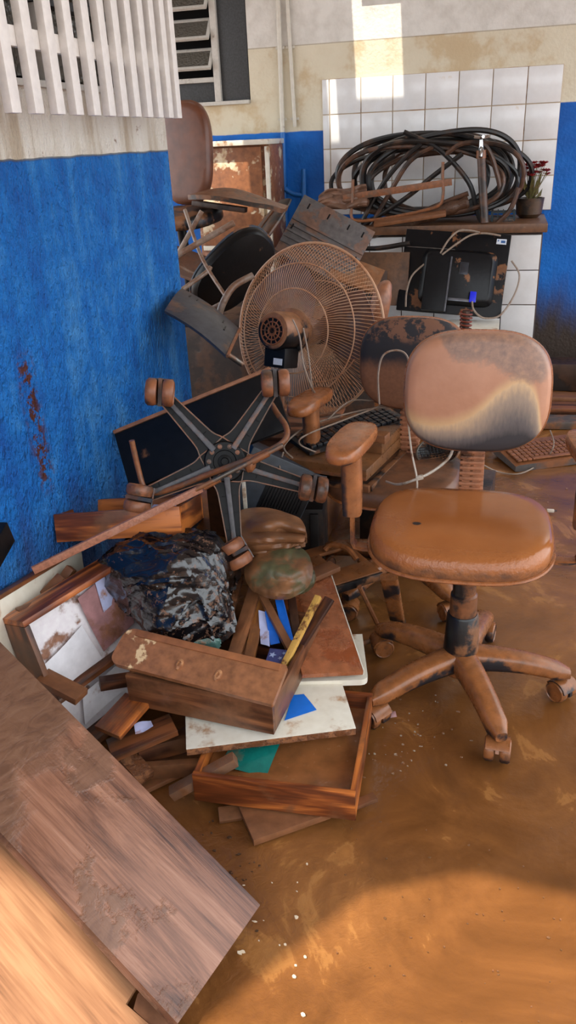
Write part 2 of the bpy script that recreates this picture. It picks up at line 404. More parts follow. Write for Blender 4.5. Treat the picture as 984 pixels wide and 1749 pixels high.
obj('stub', MB().tube([AY(519, 352, 5.5), AY(519, 288, 5.5)], [.02, .013], 10), M_pipeb, ts, world=True)
obj('elbow', MB().tube(catmull([AY(487, 322, 5.5), AY(500, 330, 5.5), AY(519, 333, 5.5)], 5), .014, 10), M_pipeb, ts, world=True)

# windows
M_frame = mud('chipped_white_frame', (204, 200, 192), .22, 14, mudc=(150, 140, 126), r0=.55)
M_dgrey = mud('dark_grey_paint', (62, 64, 66), .06, 22, mudc=(150, 146, 138), r0=.5, fine=30, bump=.1)
M_dark = mud('dark_interior', (22, 20, 20), .1, r0=.9)
gg = G('hammered_glass'); vv = gg.coords(); gg.set(Base_Color=(92, 88, 80), Roughness=.22, Specular_IOR_Level=.6)
vo = gg.new('ShaderNodeTexVoronoi'); vo.inputs['Scale'].default_value = 70; gg.l(vv, vo.inputs['Vector']); gg.bump(vo.outputs['Distance'], .7, .01); M_glass = gg.m
w1 = link('window_1', None, T((WX0+WX1)/2, YB, WZ0)); tags(w1, 'louvred window with chipped white frame high on the back wall', kind='structure')
def wpart(name, c, d, mat, p=w1, rx=0, b=.002): return obj(name, MB().box((0, 0, 0), d, b=b), mat, p, p.matrix_basis.inverted() @ T(*c) @ R(rx, 'X'))
wpart('dark_backing', ((WX0+WX1)/2, YB+.17, 2.17), (.91, .01, .9), M_dark)
wpart('fixed_panel', (-1.732, YB+.01, 2.17), (.185, .02, .89), M_dgrey)
wpart('window_frame', (-1.846, YB-.004, 2.17), (.042, .05, .89), M_frame)
wpart('window_frame', ((WX0+WX1)/2, YB-.012, WZ0+.008), (.91, .05, .022), M_frame)
wpart('fixed_panel', (-2.20, YB+.01, 1.80), (.66, .02, .125), M_dgrey)
wpart('window_frame', (-2.20, YB-.002, 1.872), (.66, .04, .028), M_frame)
for z in (1.93, 2.095, 2.26, 2.425):
    ln = link('louvre', None, T(-2.2, YB-.03, z) , None); ln.parent = w1; ln.matrix_basis = w1.matrix_basis.inverted() @ T(-2.2, YB-.02, z+.06) @ R(-38, 'X')
    obj('pane', MB().box((0, 0, 0), (.62, .006, .12)), M_glass, ln)
    for s in (-1, 1): obj('sash_rail', MB().box((0, 0, s*.066), (.66, .02, .018), b=.003), M_frame, ln)
    for s in (-1, 1): obj('sash_stile', MB().box((s*.322, 0, 0), (.018, .02, .13), b=.003), M_frame, ln)
w2 = link('window_2', None, T(XL, 1.66, LZ0)); tags(w2, 'window with hammered glass panes behind the white bars of the left wall', kind='structure')
wpart('dark_backing', (XL-.17, 1.66, 2.13), (.01, 1.92, .95), M_dark, w2)
wpart('window_sill', (XL-.03, 1.66, LZ0+.004), (.1, 1.92, .016), M_frame, w2)
for y in (.74, 1.24, 1.72, 2.20, 2.58): wpart('window_frame', (XL-.03, y, 2.13), (.035, .03, .93), M_frame, w2)
for y in (.99, 1.48, 1.96, 2.39):
    wpart('pane', (XL-.045, y, 1.765), (.008, .45, .17), M_glass, w2)
    wpart('window_frame', (XL-.03, y, 1.862), (.04, .45, .022), M_dgrey, w2)
    pn = obj('sash', MB().box((0, 0, 0), (.008, .43, .24)), M_glass, w2, w2.matrix_basis.inverted() @ T(XL+.0, y, 2.03) @ R(28, 'Y'))
    for s in (-1, 1): obj('sash_rail', MB().box((0, 0, s*.125), (.02, .45, .02), b=.003), M_frame, pn); obj('sash_stile', MB().box((0, s*.215, 0), (.02, .02, .25), b=.003), M_frame, pn)
w3 = link('window_3', None, T(-.71, YB, SZ0)); tags(w3, 'small high opening at the top of the back wall', kind='structure')
wpart('window_sill', (-.71, YB-.01, SZ0), (.40, .06, .025), M_frame, w3)
wpart('dark_backing', (-.71, YB+.17, 2.45), (.36, .01, .33), mud('straw_brown', (150, 130, 84), .4, 20), w3)
for x in (-.80, -.66): wpart('window_frame', (x, YB+.02, 2.45), (.02, .03, .32), M_frame, w3)

# white bar grille standing off the left wall
M_bar = mud('white_bar', (232, 228, 222), .05, 10, mudc=(190, 160, 130), r0=.4, bump=.15)
gl = thing('window_grille', 'white steel bar grille in front of the left wall window', 'grille', T(-1.08, 2.1, 1.58))
ysb = [1.876, 1.979, 2.076, 2.175, 2.268, 2.356, 2.444, 2.534, 2.618, 2.705, 2.78]
ysb = [1.876-.1*k for k in range(9, 0, -1)] + ysb
for y in ysb: obj('bar', MB().box((0, 0, 0), (.022, .040, .92), b=.003), M_bar, gl, T(0, y-2.1, .46))
obj('cross_bar', MB().box((0, 0, 0), (.018, 1.82, .042), b=.003), M_bar, gl, T(-.02, -.22, .158))
obj('cross_bar', MB().box((0, 0, 0), (.018, 1.82, .042), b=.003), M_bar, gl, T(-.02, -.22, .78))
for y in (1.3, 1.70): obj('bracket', MB().box((0, 0, 0), (.115, .05, .012), b=.002), M_bar, gl, T(-.06, y-2.1, .158))
obj('bracket', MB().box((0, 0, 0), (.115, .012, .05), b=.002), M_bar, gl, T(-.06, .60, .158))

# counter with tiled front
ct = thing('tiled_counter', 'tiled masonry counter below the tap wall with a muddy stone top', 'counter', T(-.44, 5.25, 0))
M_cstone = mud('counter_stone', (186, 160, 128), .72, 7, mudc=(104, 70, 46), r0=.5, up=.15)
M_cside = mud('counter_side', (70, 60, 58), .6, 6, mudc=(74, 48, 34), r0=.6)
obj('body', MB().box((0, .01, .475), (1.34, .50, .95), b=.004), M_cside, ct)
obj('counter_top', MB().box((0, -.01, .985), (1.38, .58, .05), b=.006), M_cstone, ct)
for r in range(4):
    for c in range(6): link('tile', tm, T(.565-.2*c, -.245, .845-.2*r), ct)

# ------------------------------------------------------------------ shared object materials
M_mudwet = mud('mud_coat', (70, 52, 44), .92, 4, mudc=(158, 100, 62), r1=.32, bump=.18, edge=.12)
M_mudarm = mud('mud_arm', (40, 38, 44), .66, 7, mudc=(152, 93, 53), r0=.42, r1=.27, bump=.1, up=.12)
M_leg = mud('mud_leg', (34, 34, 40), .58, 9, mudc=(140, 86, 48), r0=.4, r1=.27, bump=.12, up=.16)
M_blackplastic = mud('black_plastic', (18, 19, 22), .10, 9, r0=.38, r1=.5, bump=.15, spec=.22)
M_blackmud = mud('black_plastic_muddy', (18, 19, 22), .42, 9, mudc=(124, 80, 48), r0=.35, r1=.5)
M_steel = mud('dull_steel', (118, 112, 104), .45, 12, mudc=(128, 84, 54), r0=.35, metal=.8)
M_rust = mud('rusty_tube', (120, 92, 74), .6, 14, mudc=(132, 82, 50), r0=.45, metal=.3)
M_cable = mud('grey_cable', (150, 132, 116), .3, 20, mudc=(120, 82, 56), r0=.5)
M_cablew = mud('white_cable', (206, 194, 178), .25, 20, mudc=(150, 112, 80), r0=.45)
M_column = mud('chair_column', (40, 36, 36), .55, 9, mudc=(122, 76, 46), r0=.3)

M_post = mud('mud_post', (40, 40, 48), .5, 6, mudc=(152, 96, 58), r0=.4, r1=.3, bump=.1, xg=(0, -.016, .004, .22), edge=.1)
# ------------------------------------------------------------------ swivel chairs
def caster(parent, m, mat=M_leg, wm=None, r=.028, scale=1.0, hm=None):
    c = link('caster', None, m @ M.Scale(scale, 4), parent)
    for s in (-1, 1):
        obj('wheel', MB().lathe([(r*.55, -.011), (r*.9, -.011), (r, -.006), (r, .006), (r*.86, .011), (r*.8, .009), (r*.3, .0095), (.002, .0095)], 24, T(s*.0175, 0, r) @ R(90*s, 'Y')), wm or mat, c)
    hood = MB()
    for q in range(7):
        pass
    pr = [(-.010, .006)] + [(r*1.06*math.cos(math.radians(a)), r+r*1.06*math.sin(math.radians(a))) for a in range(20, 181, 20)] + [(-r*1.0, r*.7)]
    hood.prism([(x, y) for x, y in pr[1:]], .008, M(((0, 0, 1, -.004), (1, 0, 0, 0), (0, 1, 0, 0), (0, 0, 0, 1))))
    hood.sheet(6, 2, lambda u, v: (-.026+.052*v, r*1.1*math.cos(math.radians(35+130*u)), r+r*1.1*math.sin(math.radians(35+130*u))), .003)
    obj('hood', hood, hm or mat, c)
    obj('stem', MB().tube([(0, 0, r*1.9), (0, 0, r*2+.022)], .0065, 8), M_steel, c)
    return c
def star_leg(parent, ang, rad=.29, z0=.125, z1=.088, mat=M_leg, w0=.040, w1=.029, arch=.012):
    m = R(ang, 'Z'); secs = []
    for k in range(9):
        t = k/8; x = .035+(rad+.018-.035)*t; z = z0+(z1-z0)*t+arch*math.sin(PI*t); a = w0+(w1-w0)*t; b = .034-.011*t
        if k == 8: a *= .55; b *= .6
        secs.append(((x, 0, z), (0, 1, 0), (0, 0, 1), a, b))
    return obj('leg', MB().loft(secs, None, 8, 3.0), mat, parent, m)
def swivel_chair(name, label, m, seat_m, back_m, seat_z=.52, mats=None, back_y=.30, back_z=.80, back_rx=8, legs0=8, seat=True, armz=.70, sw=.5, sd=.47, bw=.43, bh=.36, arms=(-1, 1), arm_mat=M_mudarm, roll=0, rtilt=0):
    t = thing(name, label, 'chair', m)
    # base
    obj('hub', MB().lathe([(.02, .075), (.05, .08), (.058, .10), (.056, .14), (.045, .155)], 24), M_leg, t)
    for k in range(5):
        a = legs0+72*k; star_leg(t, a)
        x, y = .29*math.cos(math.radians(a)), .29*math.sin(math.radians(a))
        caster(t, T(x, y, 0) @ R(a*1.7+40, 'Z'), scale=1.18)
    obj('column_sleeve', MB().lathe([(.050, .14), (.050, .15), (.044, .27), (.040, .275)], 24), M_blackmud, t)
    obj('gas_column', MB().lathe([(.038, .27), (.037, .335), (.032, .34), (.031, seat_z-.05)], 24), M_column, t)
    obj('seat_plate', MB().box((0, .01, seat_z-.052), (.20, .22, .02), b=.004).box((.13, .02, seat_z-.052), (.10, .014, .01), b=.003), M_column, t)
    def sf(p):
        q = p.copy(); q.z -= .020*max(0, -p.y/(sd/2)-.35)**1.6*1.5; q.z += .010*(p.x/(sw/2))**2*(1 if p.z > 0 else .2)
        q.z += .012*max(0, p.y/(sd/2)-.5)
        return q
    sm = T(-.02, .03, seat_z) @ R(roll, 'Z') @ R(rtilt, 'Y')
    st = obj('seat', MB().cushion(sw, sd, .064, 3.1, .012, sf), seat_m, t, sm)
    n = 64; pp = []
    for k in range(n):
        a = 2*PI*k/n; c, s_ = math.cos(a), math.sin(a); p = V((sw/2*1.002*math.copysign(abs(c)**(2/3.1), c), sd/2*1.002*math.copysign(abs(s_)**(2/3.1), s_), -.018)); pp.append(sf(p))
    obj('piping', MB().tube(pp, .0055, 6, True), M_mudarm, st)
    # spine with bellows
    sp = MB().box((0, .25, seat_z-.055), (.07, .16, .012), b=.003); obj('spine_bracket', sp, M_column, t)
    z0 = seat_z-.05; z1 = back_z-.06; N = 19; prof = []
    obj('spine', MB().tube([(0, back_y-.02, z0-.01), (0, back_y-.005, z1)], .014, 8), M_column, t)
    be = MB(); y0 = back_y-.018
    for k in range(N):
        a = k/N; z = z0+(z1-z0)*a
        be.box((0, y0+.016*a, z), (.072-.004*a, .042, (z1-z0)/N*.62), None, .003); be.box((0, y0+.016*a, z+(z1-z0)/N*.5), (.054, .028, (z1-z0)/N*.6))
    obj('bellows', be, mud('bellows_mud', (96, 58, 36), .7, 9, mudc=(172, 116, 84), r0=.5, bump=.1), t)
    # backrest: pad stands in XZ, front towards -Y
    def bf(p):
        q = p.copy(); q.z -= .030*(p.x/(bw/2))**2*.6-.0; q.z += .018*(p.y/(bh/2))**2*-.5
        return q
    bm_ = T(.0, back_y-.01, back_z) @ R(90-back_rx, 'X')
    bk = obj('backrest', MB().cushion(bw, bh, .06, 2.9, .008, lambda p: bf(V((p.x, p.y, p.z)))), back_m, t, bm_)
    pp = []
    for k in range(n):
        a = 2*PI*k/n; c, s_ = math.cos(a), math.sin(a); pp.append(bf(V((bw/2*1.003*math.copysign(abs(c)**(2/2.9), c), bh/2*1.003*math.copysign(abs(s_)**(2/2.9), s_), -.008))))
    obj('piping', MB().tube(pp, .0045, 6, True), M_mudarm, bk)
    for s in arms:
        x = s*.300-.012
        ar = link('armrest', None, T(x, -.01, 0), t)
        def pf(p): q = p.copy(); q.z -= .9*max(0, -p.y-.02)**2; return q
        obj('arm_pad', MB().cushion(.100, .25, .030, 3.0, .004, pf, n=32), arm_mat, ar, T(-s*.004, -.012, armz) @ R(s*9, 'Z'))
        secs = [((0, .0, armz-.01), (1, 0, 0), (0, 1, 0), .026, .036), ((0, .0, armz-.06), (1, 0, 0), (0, 1, 0), .027, .034), ((0, .005, armz-.13), (1, 0, 0), (0, 1, 0), .028, .033), ((0, .005, armz-.215), (1, 0, 0), (0, 1, 0), .026, .030)]
        obj('arm_post', MB().loft(secs), M_post, ar)
        obj('height_button', MB().lathe([(.009, 0), (.010, .004), (.004, .007)], 12, T(s*.02, .008, armz-.15) @ R(90*s, 'Y')), M_leg, ar)
        zb = seat_z-.048
        secs = [((0, .005, armz-.19), (1, 0, 0), (0, 1, 0), .005, .02), ((0, .005, zb+.02), (1, 0, 0), (0, 1, 0), .005, .02), ((-s*.008, .005, zb+.004), (.7, 0, .7), (0, 1, 0), .005, .02), ((-s*.028, .005, zb), (0, 0, 1), (0, 1, 0), .005, .02), ((-s*.16, .005, zb), (0, 0, 1), (0, 1, 0), .005, .02)]
        obj('arm_bracket', MB().loft(secs, None, 6, 6), M_mudarm, ar)
    return t
def curve_of(g, fac, pts):
    q = g.new('ShaderNodeFloatCurve'); c = q.mapping.curves[0]
    while len(c.points) < len(pts): c.points.new(.5, .5)
    for p, (a, b) in zip(c.points, pts): p.location = (a, b)
    q.mapping.update(); g.l(fac, q.inputs['Value']); return q.outputs[0]
def hero_back_mat():
    g = G('hero_back'); vec = g.coords(rnd=False); x, y, z = g.sep(vec)
    u = g.math('ADD', g.math('DIVIDE', x, .43), .5); v = g.math('ADD', g.math('DIVIDE', y, .36), .5)
    n = g.noise(vec, 16, 5); n2 = g.noise(vec, 60, 4, .6)
    h = curve_of(g, u, [(0, .42), (.08, .30), (.3, .26), (.5, .36), (.66, .54), (.78, .60), (.86, .52), (.93, .2), (1, .02)])
    d = g.math('SUBTRACT', g.math('ADD', h, g.math('MULTIPLY', g.math('SUBTRACT', n, .5), .05)), v)
    st = g.new('ShaderNodeVectorMath', operation='MULTIPLY'); st.inputs[1].default_value = (120, 30, 30); g.l(vec, st.inputs[0]); fib = g.noise(st.outputs[0], 1, 3)
    d2 = g.math('ADD', g.math('ADD', d, g.math('MULTIPLY', g.step(v, .24, .04), .22)), g.math('MULTIPLY', g.math('SUBTRACT', fib, .5), .14))
    mudc = g.ramp(n, [(.3, (176, 124, 94)), (.7, (188, 136, 106))])
    tan = g.mix(g.step(d, -.09, .03), mudc, (206, 168, 124))
    ch = g.ramp(d2, [(.0, (206, 172, 132)), (.12, (158, 138, 120)), (.30, (100, 92, 90)), (.46, (56, 53, 56))])
    col = g.mix(g.step(d, 0, .03), tan, ch)
    # smeared grey patch at the top right
    sm = curve_of(g, u, [(0, .99), (.2, .96), (.35, .74), (.55, .72), (.75, .60), (.9, .58), (1, .9)])
    e = g.math('SUBTRACT', g.math('ADD', v, g.math('MULTIPLY', g.math('SUBTRACT', n2, .5), .18)), sm)
    top = g.math('MULTIPLY', g.step(e, -.02, .06), g.step(v, .985, .93)); top = g.math('MULTIPLY', top, g.step(u, .97, .9))
    col = g.mix(g.math('MULTIPLY', top, .85), col, g.ramp(n2, [(.3, (112, 92, 84)), (.6, (146, 116, 98)), (.8, (176, 134, 104))]))
    g.set(Base_Color=col, Roughness=g.fmix(g.step(d, -.05, .1), .42, .75)); g.bump(g.math('ADD', n2, g.math('MULTIPLY', fib, .3)), .10, .004); return g.m
def hero_seat_mat():
    g = G('hero_seat'); vec = g.coords(rnd=False); x, y, z = g.sep(vec)
    n = g.noise(vec, 7, 4); n2 = g.noise(vec, 90, 4, .6); n3 = g.noise(vec, 26, 4)
    col = g.ramp(n, [(.3, (150, 88, 43)), (.6, (162, 98, 50)), (.8, (170, 106, 57))])
    side = g.step(g.math('ADD', z, g.math('MULTIPLY', g.math('SUBTRACT', n3, .5), .03)), .006, -.014)
    col = g.mix(g.math('MULTIPLY', side, .75), col, g.ramp(n3, [(.35, (66, 54, 48)), (.6, (134, 88, 56))]))
    dx = g.math('SUBTRACT', x, -.115); dy = g.math('SUBTRACT', y, -.055)
    rr = g.math('SQRT', g.math('ADD', g.math('MULTIPLY', dx, dx), g.math('MULTIPLY', g.math('MULTIPLY', dy, dy), 1.6)))
    col = g.mix(g.step(g.math('ADD', rr, g.math('MULTIPLY', n2, .006)), .018, .012), col, (48, 44, 44))
    front = g.step(y, -.12, -.19); lft = g.math('MULTIPLY', g.step(x, -.10, -.2), g.step(y, .05, -.06)); rip = g.math('MAXIMUM', front, lft)
    g.set(Base_Color=col, Roughness=g.fmix(rip, .20, .30), Specular_IOR_Level=.6)
    g.bump(g.math('ADD', g.math('MULTIPLY', g.math('MULTIPLY', n2, rip), 1.0), g.math('MULTIPLY', n3, .10)), .45, .006); return g.m
HC = V((-.035, 1.945, 0))
hero = swivel_chair('office_chair', 'mud-coated office chair with armrests standing in the middle of the flooded floor', TR(HC, 1), hero_seat_mat(), hero_back_mat(), seat_z=.512, back_y=.285, back_z=.832, back_rx=10, legs0=4, armz=.782, sw=.485, sd=.435, bw=.405, bh=.338)

# ------------------------------------------------------------------ big boards in the foreground
def bigboard_mat():
    g = G('worn_board'); vec = g.coords(rnd=False); x, y, z = g.sep(vec)
    st = g.new('ShaderNodeVectorMath', operation='MULTIPLY'); st.inputs[1].default_value = (1.7, 15, 15); g.l(vec, st.inputs[0]); n = g.noise(st.outputs[0], 1, 7, .66, .8)
    s2 = g.new('ShaderNodeVectorMath', operation='MULTIPLY'); s2.inputs[1].default_value = (7, 260, 260); g.l(vec, s2.inputs[0]); fi = g.noise(s2.outputs[0], 1, 3)
    k = g.math('ADD', g.math('MULTIPLY', n, .8), g.math('MULTIPLY', fi, .2))
    wd = g.ramp(k, [(.36, (66, 38, 26)), (.45, (112, 72, 52)), (.54, (144, 98, 74)), (.64, (164, 120, 96))])
    big = g.noise(vec, 4.2, 7, .6); sm = g.noise(vec, 38, 5, .65)
    sc = g.new('ShaderNodeVectorMath', operation='MULTIPLY'); sc.inputs[1].default_value = (30, 9, 9); g.l(vec, sc.inputs[0]); scr = g.noise(sc.outputs[0], 1, 5, .6, 2.5)
    e = g.math('ADD', x, g.math('ADD', g.math('MULTIPLY', y, .55), g.math('MULTIPLY', g.math('SUBTRACT', big, .5), .38)))
    up = g.step(e, .05, .12); pt = g.step(g.math('ADD', big, g.math('MULTIPLY', sm, .18)), .64, .70)
    f = g.math('MAXIMUM', g.math('MULTIPLY', up, .95), g.math('MULTIPLY', pt, .75))
    mc = g.ramp(scr, [(.36, (92, 62, 45)), (.5, (108, 75, 55)), (.68, (118, 85, 64))])
    g.set(Base_Color=g.mix(f, wd, mc), Roughness=g.fmix(f, .36, g.fmix(sm, .22, .5)))
    g.bump(g.math('ADD', g.math('MULTIPLY', f, .7), g.math('ADD', g.math('MULTIPLY', scr, g.math('MULTIPLY', up, .7)), g.math('ADD', g.math('MULTIPLY', fi, .25), g.math('MULTIPLY', sm, .3)))), .45, .005); return g.m
M_bigboard = bigboard_mat()
M_ply = wood('orange_plywood', (182, 134, 96), (150, 104, 72), .3, mudc=(146, 100, 72), rough=.42, gs=.7, sc=3, band=.3, bump=.12)
def board(name, P0, P1, P3, t, mat, label, cat='board', group=None, ext=(0, 0), b=.0015, parent=None):
    """rectangle with corner P0, edge to P1 (length), other edge towards P3; top face through the points, thickness below"""
    P0, P1, P3 = V(P0), V(P1), V(P3); m = fr(P0, P1-P0, P3-P0)
    L = (P1-P0).length+ext[0]; W = abs((m.to_3x3().inverted() @ (P3-P0)).y)+ext[1]
    z = m.to_3x3().col[2]; s = -1 if z.z >= 0 else 1
    return plank(name, parent, L, W, t, m @ T(L/2, W/2, s*t/2), mat, b, label=label, cat=cat, group=group)
a0 = AZ(445, 1545, .055); a1 = AX(-20, 1075, -1.08); a3 = AZ(352, 1800, .055)
board('wooden_board', a0, a1, a3, .022, M_bigboard, 'large worn brown board leaning up to the left wall in the foreground', ext=(.0, 0))
b0 = AZ(312, 1752, .035); b1 = AX(-20, 1398, -1.02); b3 = b0 + (V((-.52, -.34, .04)))
M_mudarm2 = wood('strip_wood', (160, 112, 82), (120, 78, 54), .5, mudc=(128, 86, 60), band=.3)
pm = fr(b0, b1-b0, b3-b0); pL = (b1-b0).length+.02; pW = .31
ps = 1 if pm.to_3x3().col[2].z > 0 else -1
py = thing('plywood_sheet', 'light orange plywood sheet at the bottom left in front of the worn board', 'board', pm)
obj('sheet', MB().prism([(.115, .0), (pL, 0), (pL, pW), (-.1, pW), (-.1, .03), (.02, .036), (.105, .045), (.112, .02)], .012, T(0, 0, -.006-ps*.006)), M_ply, py)
obj('broken_strip', MB().prism([(-.1, .004), (.106, -.002), (.104, .018), (.09, .040), (-.1, .028)], .010, T(0, 0, -.006-ps*.010)), M_mudarm2, py)

# ------------------------------------------------------------------ drawers and boards of the pile
M_drw = wood('pine_orange', (194, 112, 50), (110, 54, 24), .34, mudc=(122, 80, 52), rough=.36, sc=6)
M_drwm = wood('pine_muddy', (150, 96, 60), (92, 54, 32), .50, mudc=(128, 84, 54), rough=.42, sc=5)
M_drwd = wood('pine_dark', (128, 76, 44), (66, 36, 22), .40, mudc=(104, 68, 44), rough=.42, sc=5)
M_mudwood = wood('mud_caked_wood', (150, 96, 58), (98, 58, 34), .78, mudc=(132, 86, 56), rough=.4, sc=6, bump=.5)
M_chip = mud('white_laminate', (226, 220, 204), .30, 7, mudc=(170, 122, 78), r0=.3, r1=.4, base2=(214, 206, 188), bump=.15)
M_chipcore = mud('chipboard_core', (150, 96, 58), .5, 40, mudc=(110, 66, 38), r0=.85, bump=.9, fine=120)
M_paperfloor = mud('papered_bottom', (236, 232, 232), .36, 11, mudc=(142, 96, 70), r0=.6, base2=(224, 216, 220), edge=.06, fine=90)
M_mudfill = mud('mud_fill', (140, 86, 48), .8, 4, mudc=(146, 92, 52), r1=.22, bump=.15)
M_redboard = mud('red_muddy_board', (148, 78, 44), .62, 7, mudc=(152, 92, 60), r0=.28, r1=.26, bump=.9, fine=40)
def drawer(label, m, W, D, H, mat, group=None, bottom=M_drwd, t=.013, bz=.012, inner=None, front=None):
    """x to the right along the front, y towards the back, origin front left bottom corner"""
    o = thing('drawer', label, 'drawer', m, group)
    plank('front_panel', o, W, H, t, T(W/2, t/2, H/2) @ R(90, 'X'), front or mat)
    plank('back_panel', o, W, H, t, T(W/2, D-t/2, H/2) @ R(90, 'X'), mat)
    for x in (t/2, W-t/2): plank('side_panel', o, D-2*t-.001, H*.96, t, T(x, D/2, H*.48) @ R(90, 'Z') @ R(90, 'X'), mat)
    plank('bottom_panel', o, W-2*t, D-2*t, .006, T(W/2, D/2, bz), bottom, .0005)
    if inner: inner(o, W, D, H, t)
    return o
FLp, FRp = AZ(333, 1367, .035), AZ(607, 1402, .035)
M1 = fr(FLp, FRp-FLp, V((-.03, 1, 0)))
def mudin(o, W, D, H, t):
    obj('mud_layer', MB().sheet(14, 14, lambda u, v: (t+.001+(W-2*t-.002)*u, t+.001+(D-2*t-.002)*v, .040+.008*NZ.noise(V((u*4, v*4, 2)))), .008), M_mudfill, o)
drawer('orange pine drawer with mud inside at the very bottom of the pile', M1, (FRp-FLp).length, .375, .085, M_drw, inner=mudin)
board('wooden_board', AZ(433, 1435, .026), AZ(565, 1388, .03), AZ(402, 1378, .03), .02, M_mudwood, 'broken muddy board sticking out under the bottom drawer')
board('wood_scrap', AZ(372, 1378, .02), AZ(410, 1372, .02), AZ(380, 1402, .01), .012, M_drwm, 'short wood scrap left of the broken board under the bottom drawer')
board('wood_scrap', AZ(585, 1372, .03), AZ(637, 1352, .03), AZ(590, 1385, .03), .012, M_drwd, 'stick end poking out right of the bottom drawer')
# white chipboard
c0, c1, c3 = AZ(318, 1279, .146), AZ(608, 1243, .146), AZ(568, 1140, .150)
cm = fr(c0, c1-c0, c3-c1); cl = (c1-c0).length
cb = thing('chipboard_panel', 'thick white laminated chipboard lying on the bottom drawer', 'board', cm)
plank('laminate_face', cb, cl, .32, .002, T(cl/2, .16, -.001), M_chip, .0005); plank('chipboard_core', cb, cl, .32, .020, T(cl/2, .16, -.0121), M_chipcore, .002)
M_bluep = mud('blue_paper', (24, 116, 222), .12, 8, r0=.5)
# second drawer on top
FL2, FR2, BR2 = AZ(222, 1203, .162), AZ(468, 1255, .158), AZ(558, 1098, .168)
M2 = fr(FL2, FR2-FL2, BR2-FR2)
drawer('brown drawer full of sticks on top of the white chipboard', M2, (FR2-FL2).length, .40, .098, M_drwm)
# detached drawer front
d0, d1, d3 = AZ(466, 1206, .262), AZ(186, 1133, .285), AZ(207, 1064, .335)
dm = fr(d1, d0-d1, d3-d1); dl = (d0-d1).length
df = thing('detached_board', 'muddy drawer front with two knob holes leaning in the stick-filled drawer', 'board', dm)
W = .112; rr = .028; out = []
for cx, cy, a0_ in ((dl-.006, .006, -90), (dl-.006, W-.006, 0), (rr, W-rr, 90), (rr, rr, 180)):
    r_ = .006 if cx > .1 else rr
    out += [(cx+r_*math.cos(math.radians(a0_+q)), cy+r_*math.sin(math.radians(a0_+q))) for q in (0, 22, 45, 67, 90)]
M_front = mud('drawer_front_mud', (228, 196, 150), .62, 11, mudc=(150, 98, 64), r0=.4, r1=.33, bump=.2, edge=.02, xg=(0, .06, .2, .3))
obj('front_panel', MB().prism(out, .016, T(0, 0, -.008)), M_front, df)
obj('molding', MB().box((dl/2+.01, W-.012, .0095), (dl-.05, .020, .005), b=.002), mud('molding_mud', (150, 92, 56), .8, 6, mudc=(150, 94, 58)), df)
for x in (.19, .30): obj('knob_scar', MB().lathe([(.014, 0), (.013, .004), (.007, .006), (.006, .002), (.001, .002)], 14, T(x, .042-.03*(x-.19), .008) @ M.Diagonal((.7, 1.2, 1, 1))), mud('scar', (190, 136, 92), .5, 20, mudc=(130, 78, 48)), df)

# big drawer leaning against the left wall, open side out
A5, B5, D5 = AX(38, 1062, -1.09), AX(256, 926, -.93), AZ(168, 1250, .06)
m5 = fr(A5, B5-A5, D5-A5); z5 = m5.to_3x3().col[2]
LW = (B5-A5).length; LD = .43
sgn = 1 if z5.x > 0 else -1
bd = thing('drawer', 'big pine drawer standing tilted against the blue wall, its inside papered white', 'drawer', m5)
hh = .095
plank('side_panel', bd, LW, .016, hh, T(LW/2, .008, -sgn*hh/2), M_drw); plank('side_panel', bd, LW, .016, hh, T(LW/2, LD-.008, -sgn*hh/2), M_drwd)
plank('front_panel', bd, LD-.034, .016, hh, T(.008, LD/2, -sgn*hh/2) @ R(90, 'Z'), M_drwd); plank('back_panel', bd, LD-.034, .016, hh, T(LW-.008, LD/2, -sgn*hh/2) @ R(90, 'Z'), M_drwd)
plank('bottom_panel', bd, LW-.034, LD-.034, .006, T(LW/2, LD/2, -sgn*(hh-.02)), M_paperfloor, .0005)
plank('divider', bd, LW-.034, .014, .05, T(LW/2, LD*.62, -sgn*.055), M_drwd)
def paper(name, P, mat, label, cat='paper', curl=.004, t=.0005, n=6, parent=None):
    """four-corner sheet (world points, in order) gently curled"""
    P = [V(p) for p in P]; nn = (P[1]-P[0]).cross(P[3]-P[0]).normalized()
    if nn.z < 0: nn = -nn
    sd = random.random()*9
    f = lambda u, v: P[0].lerp(P[1], u).lerp(P[3].lerp(P[2], u), v)+nn*(curl*(math.sin(4*u+sd)*math.cos(3*v+sd)+1.2)+.001)
    return obj(name, MB().sheet(n, n, f, t), mat, parent, label=label, cat=cat, world=parent is not None)
M_paper = mud('wet_paper', (236, 234, 238), .22, 9, mudc=(158, 110, 80), r0=.55, bump=.2)
M_paperp = mud('pink_paper', (176, 128, 128), .4, 9, mudc=(142, 96, 74), r0=.55)
M_paperb = mud('blue_white_paper', (190, 196, 232), .25, 12, mudc=(158, 110, 80), r0=.55)
def on5(u, v, h=.004): return m5 @ V((LW*u, LD*v, -sgn*(hh-.026-h)))
paper('paper_sheet', [on5(.1, .38), on5(.42, .30), on5(.47, .58), on5(.12, .60)], M_paper, 'crumpled white paper stuck inside the papered drawer')
paper('paper_sheet', [on5(.45, .12), on5(.74, .08), on5(.78, .5), on5(.5, .55)], M_paperp, 'pinkish wet paper inside the papered drawer', curl=.006)
paper('paper_sheet', [on5(.60, .05, .012), on5(.9, .06, .012), on5(.88, .26, .012), on5(.58, .30, .012)], M_paperb, 'pale bluish paper in the upper corner of the papered drawer')
paper('paper_sheet', [on5(.25, .70, .01), on5(.62, .68, .01), on5(.6, .86, .01), on5(.2, .9, .01)], M_paper, 'white sheet below the divider of the papered drawer')
paper('blue_sheet', [AZ(486, 1231, .148), AZ(541, 1213, .148), AZ(519, 1186, .149), AZ(500, 1188, .149)], M_bluep, 'bright blue sheet lying on the white chipboard', curl=.0012)
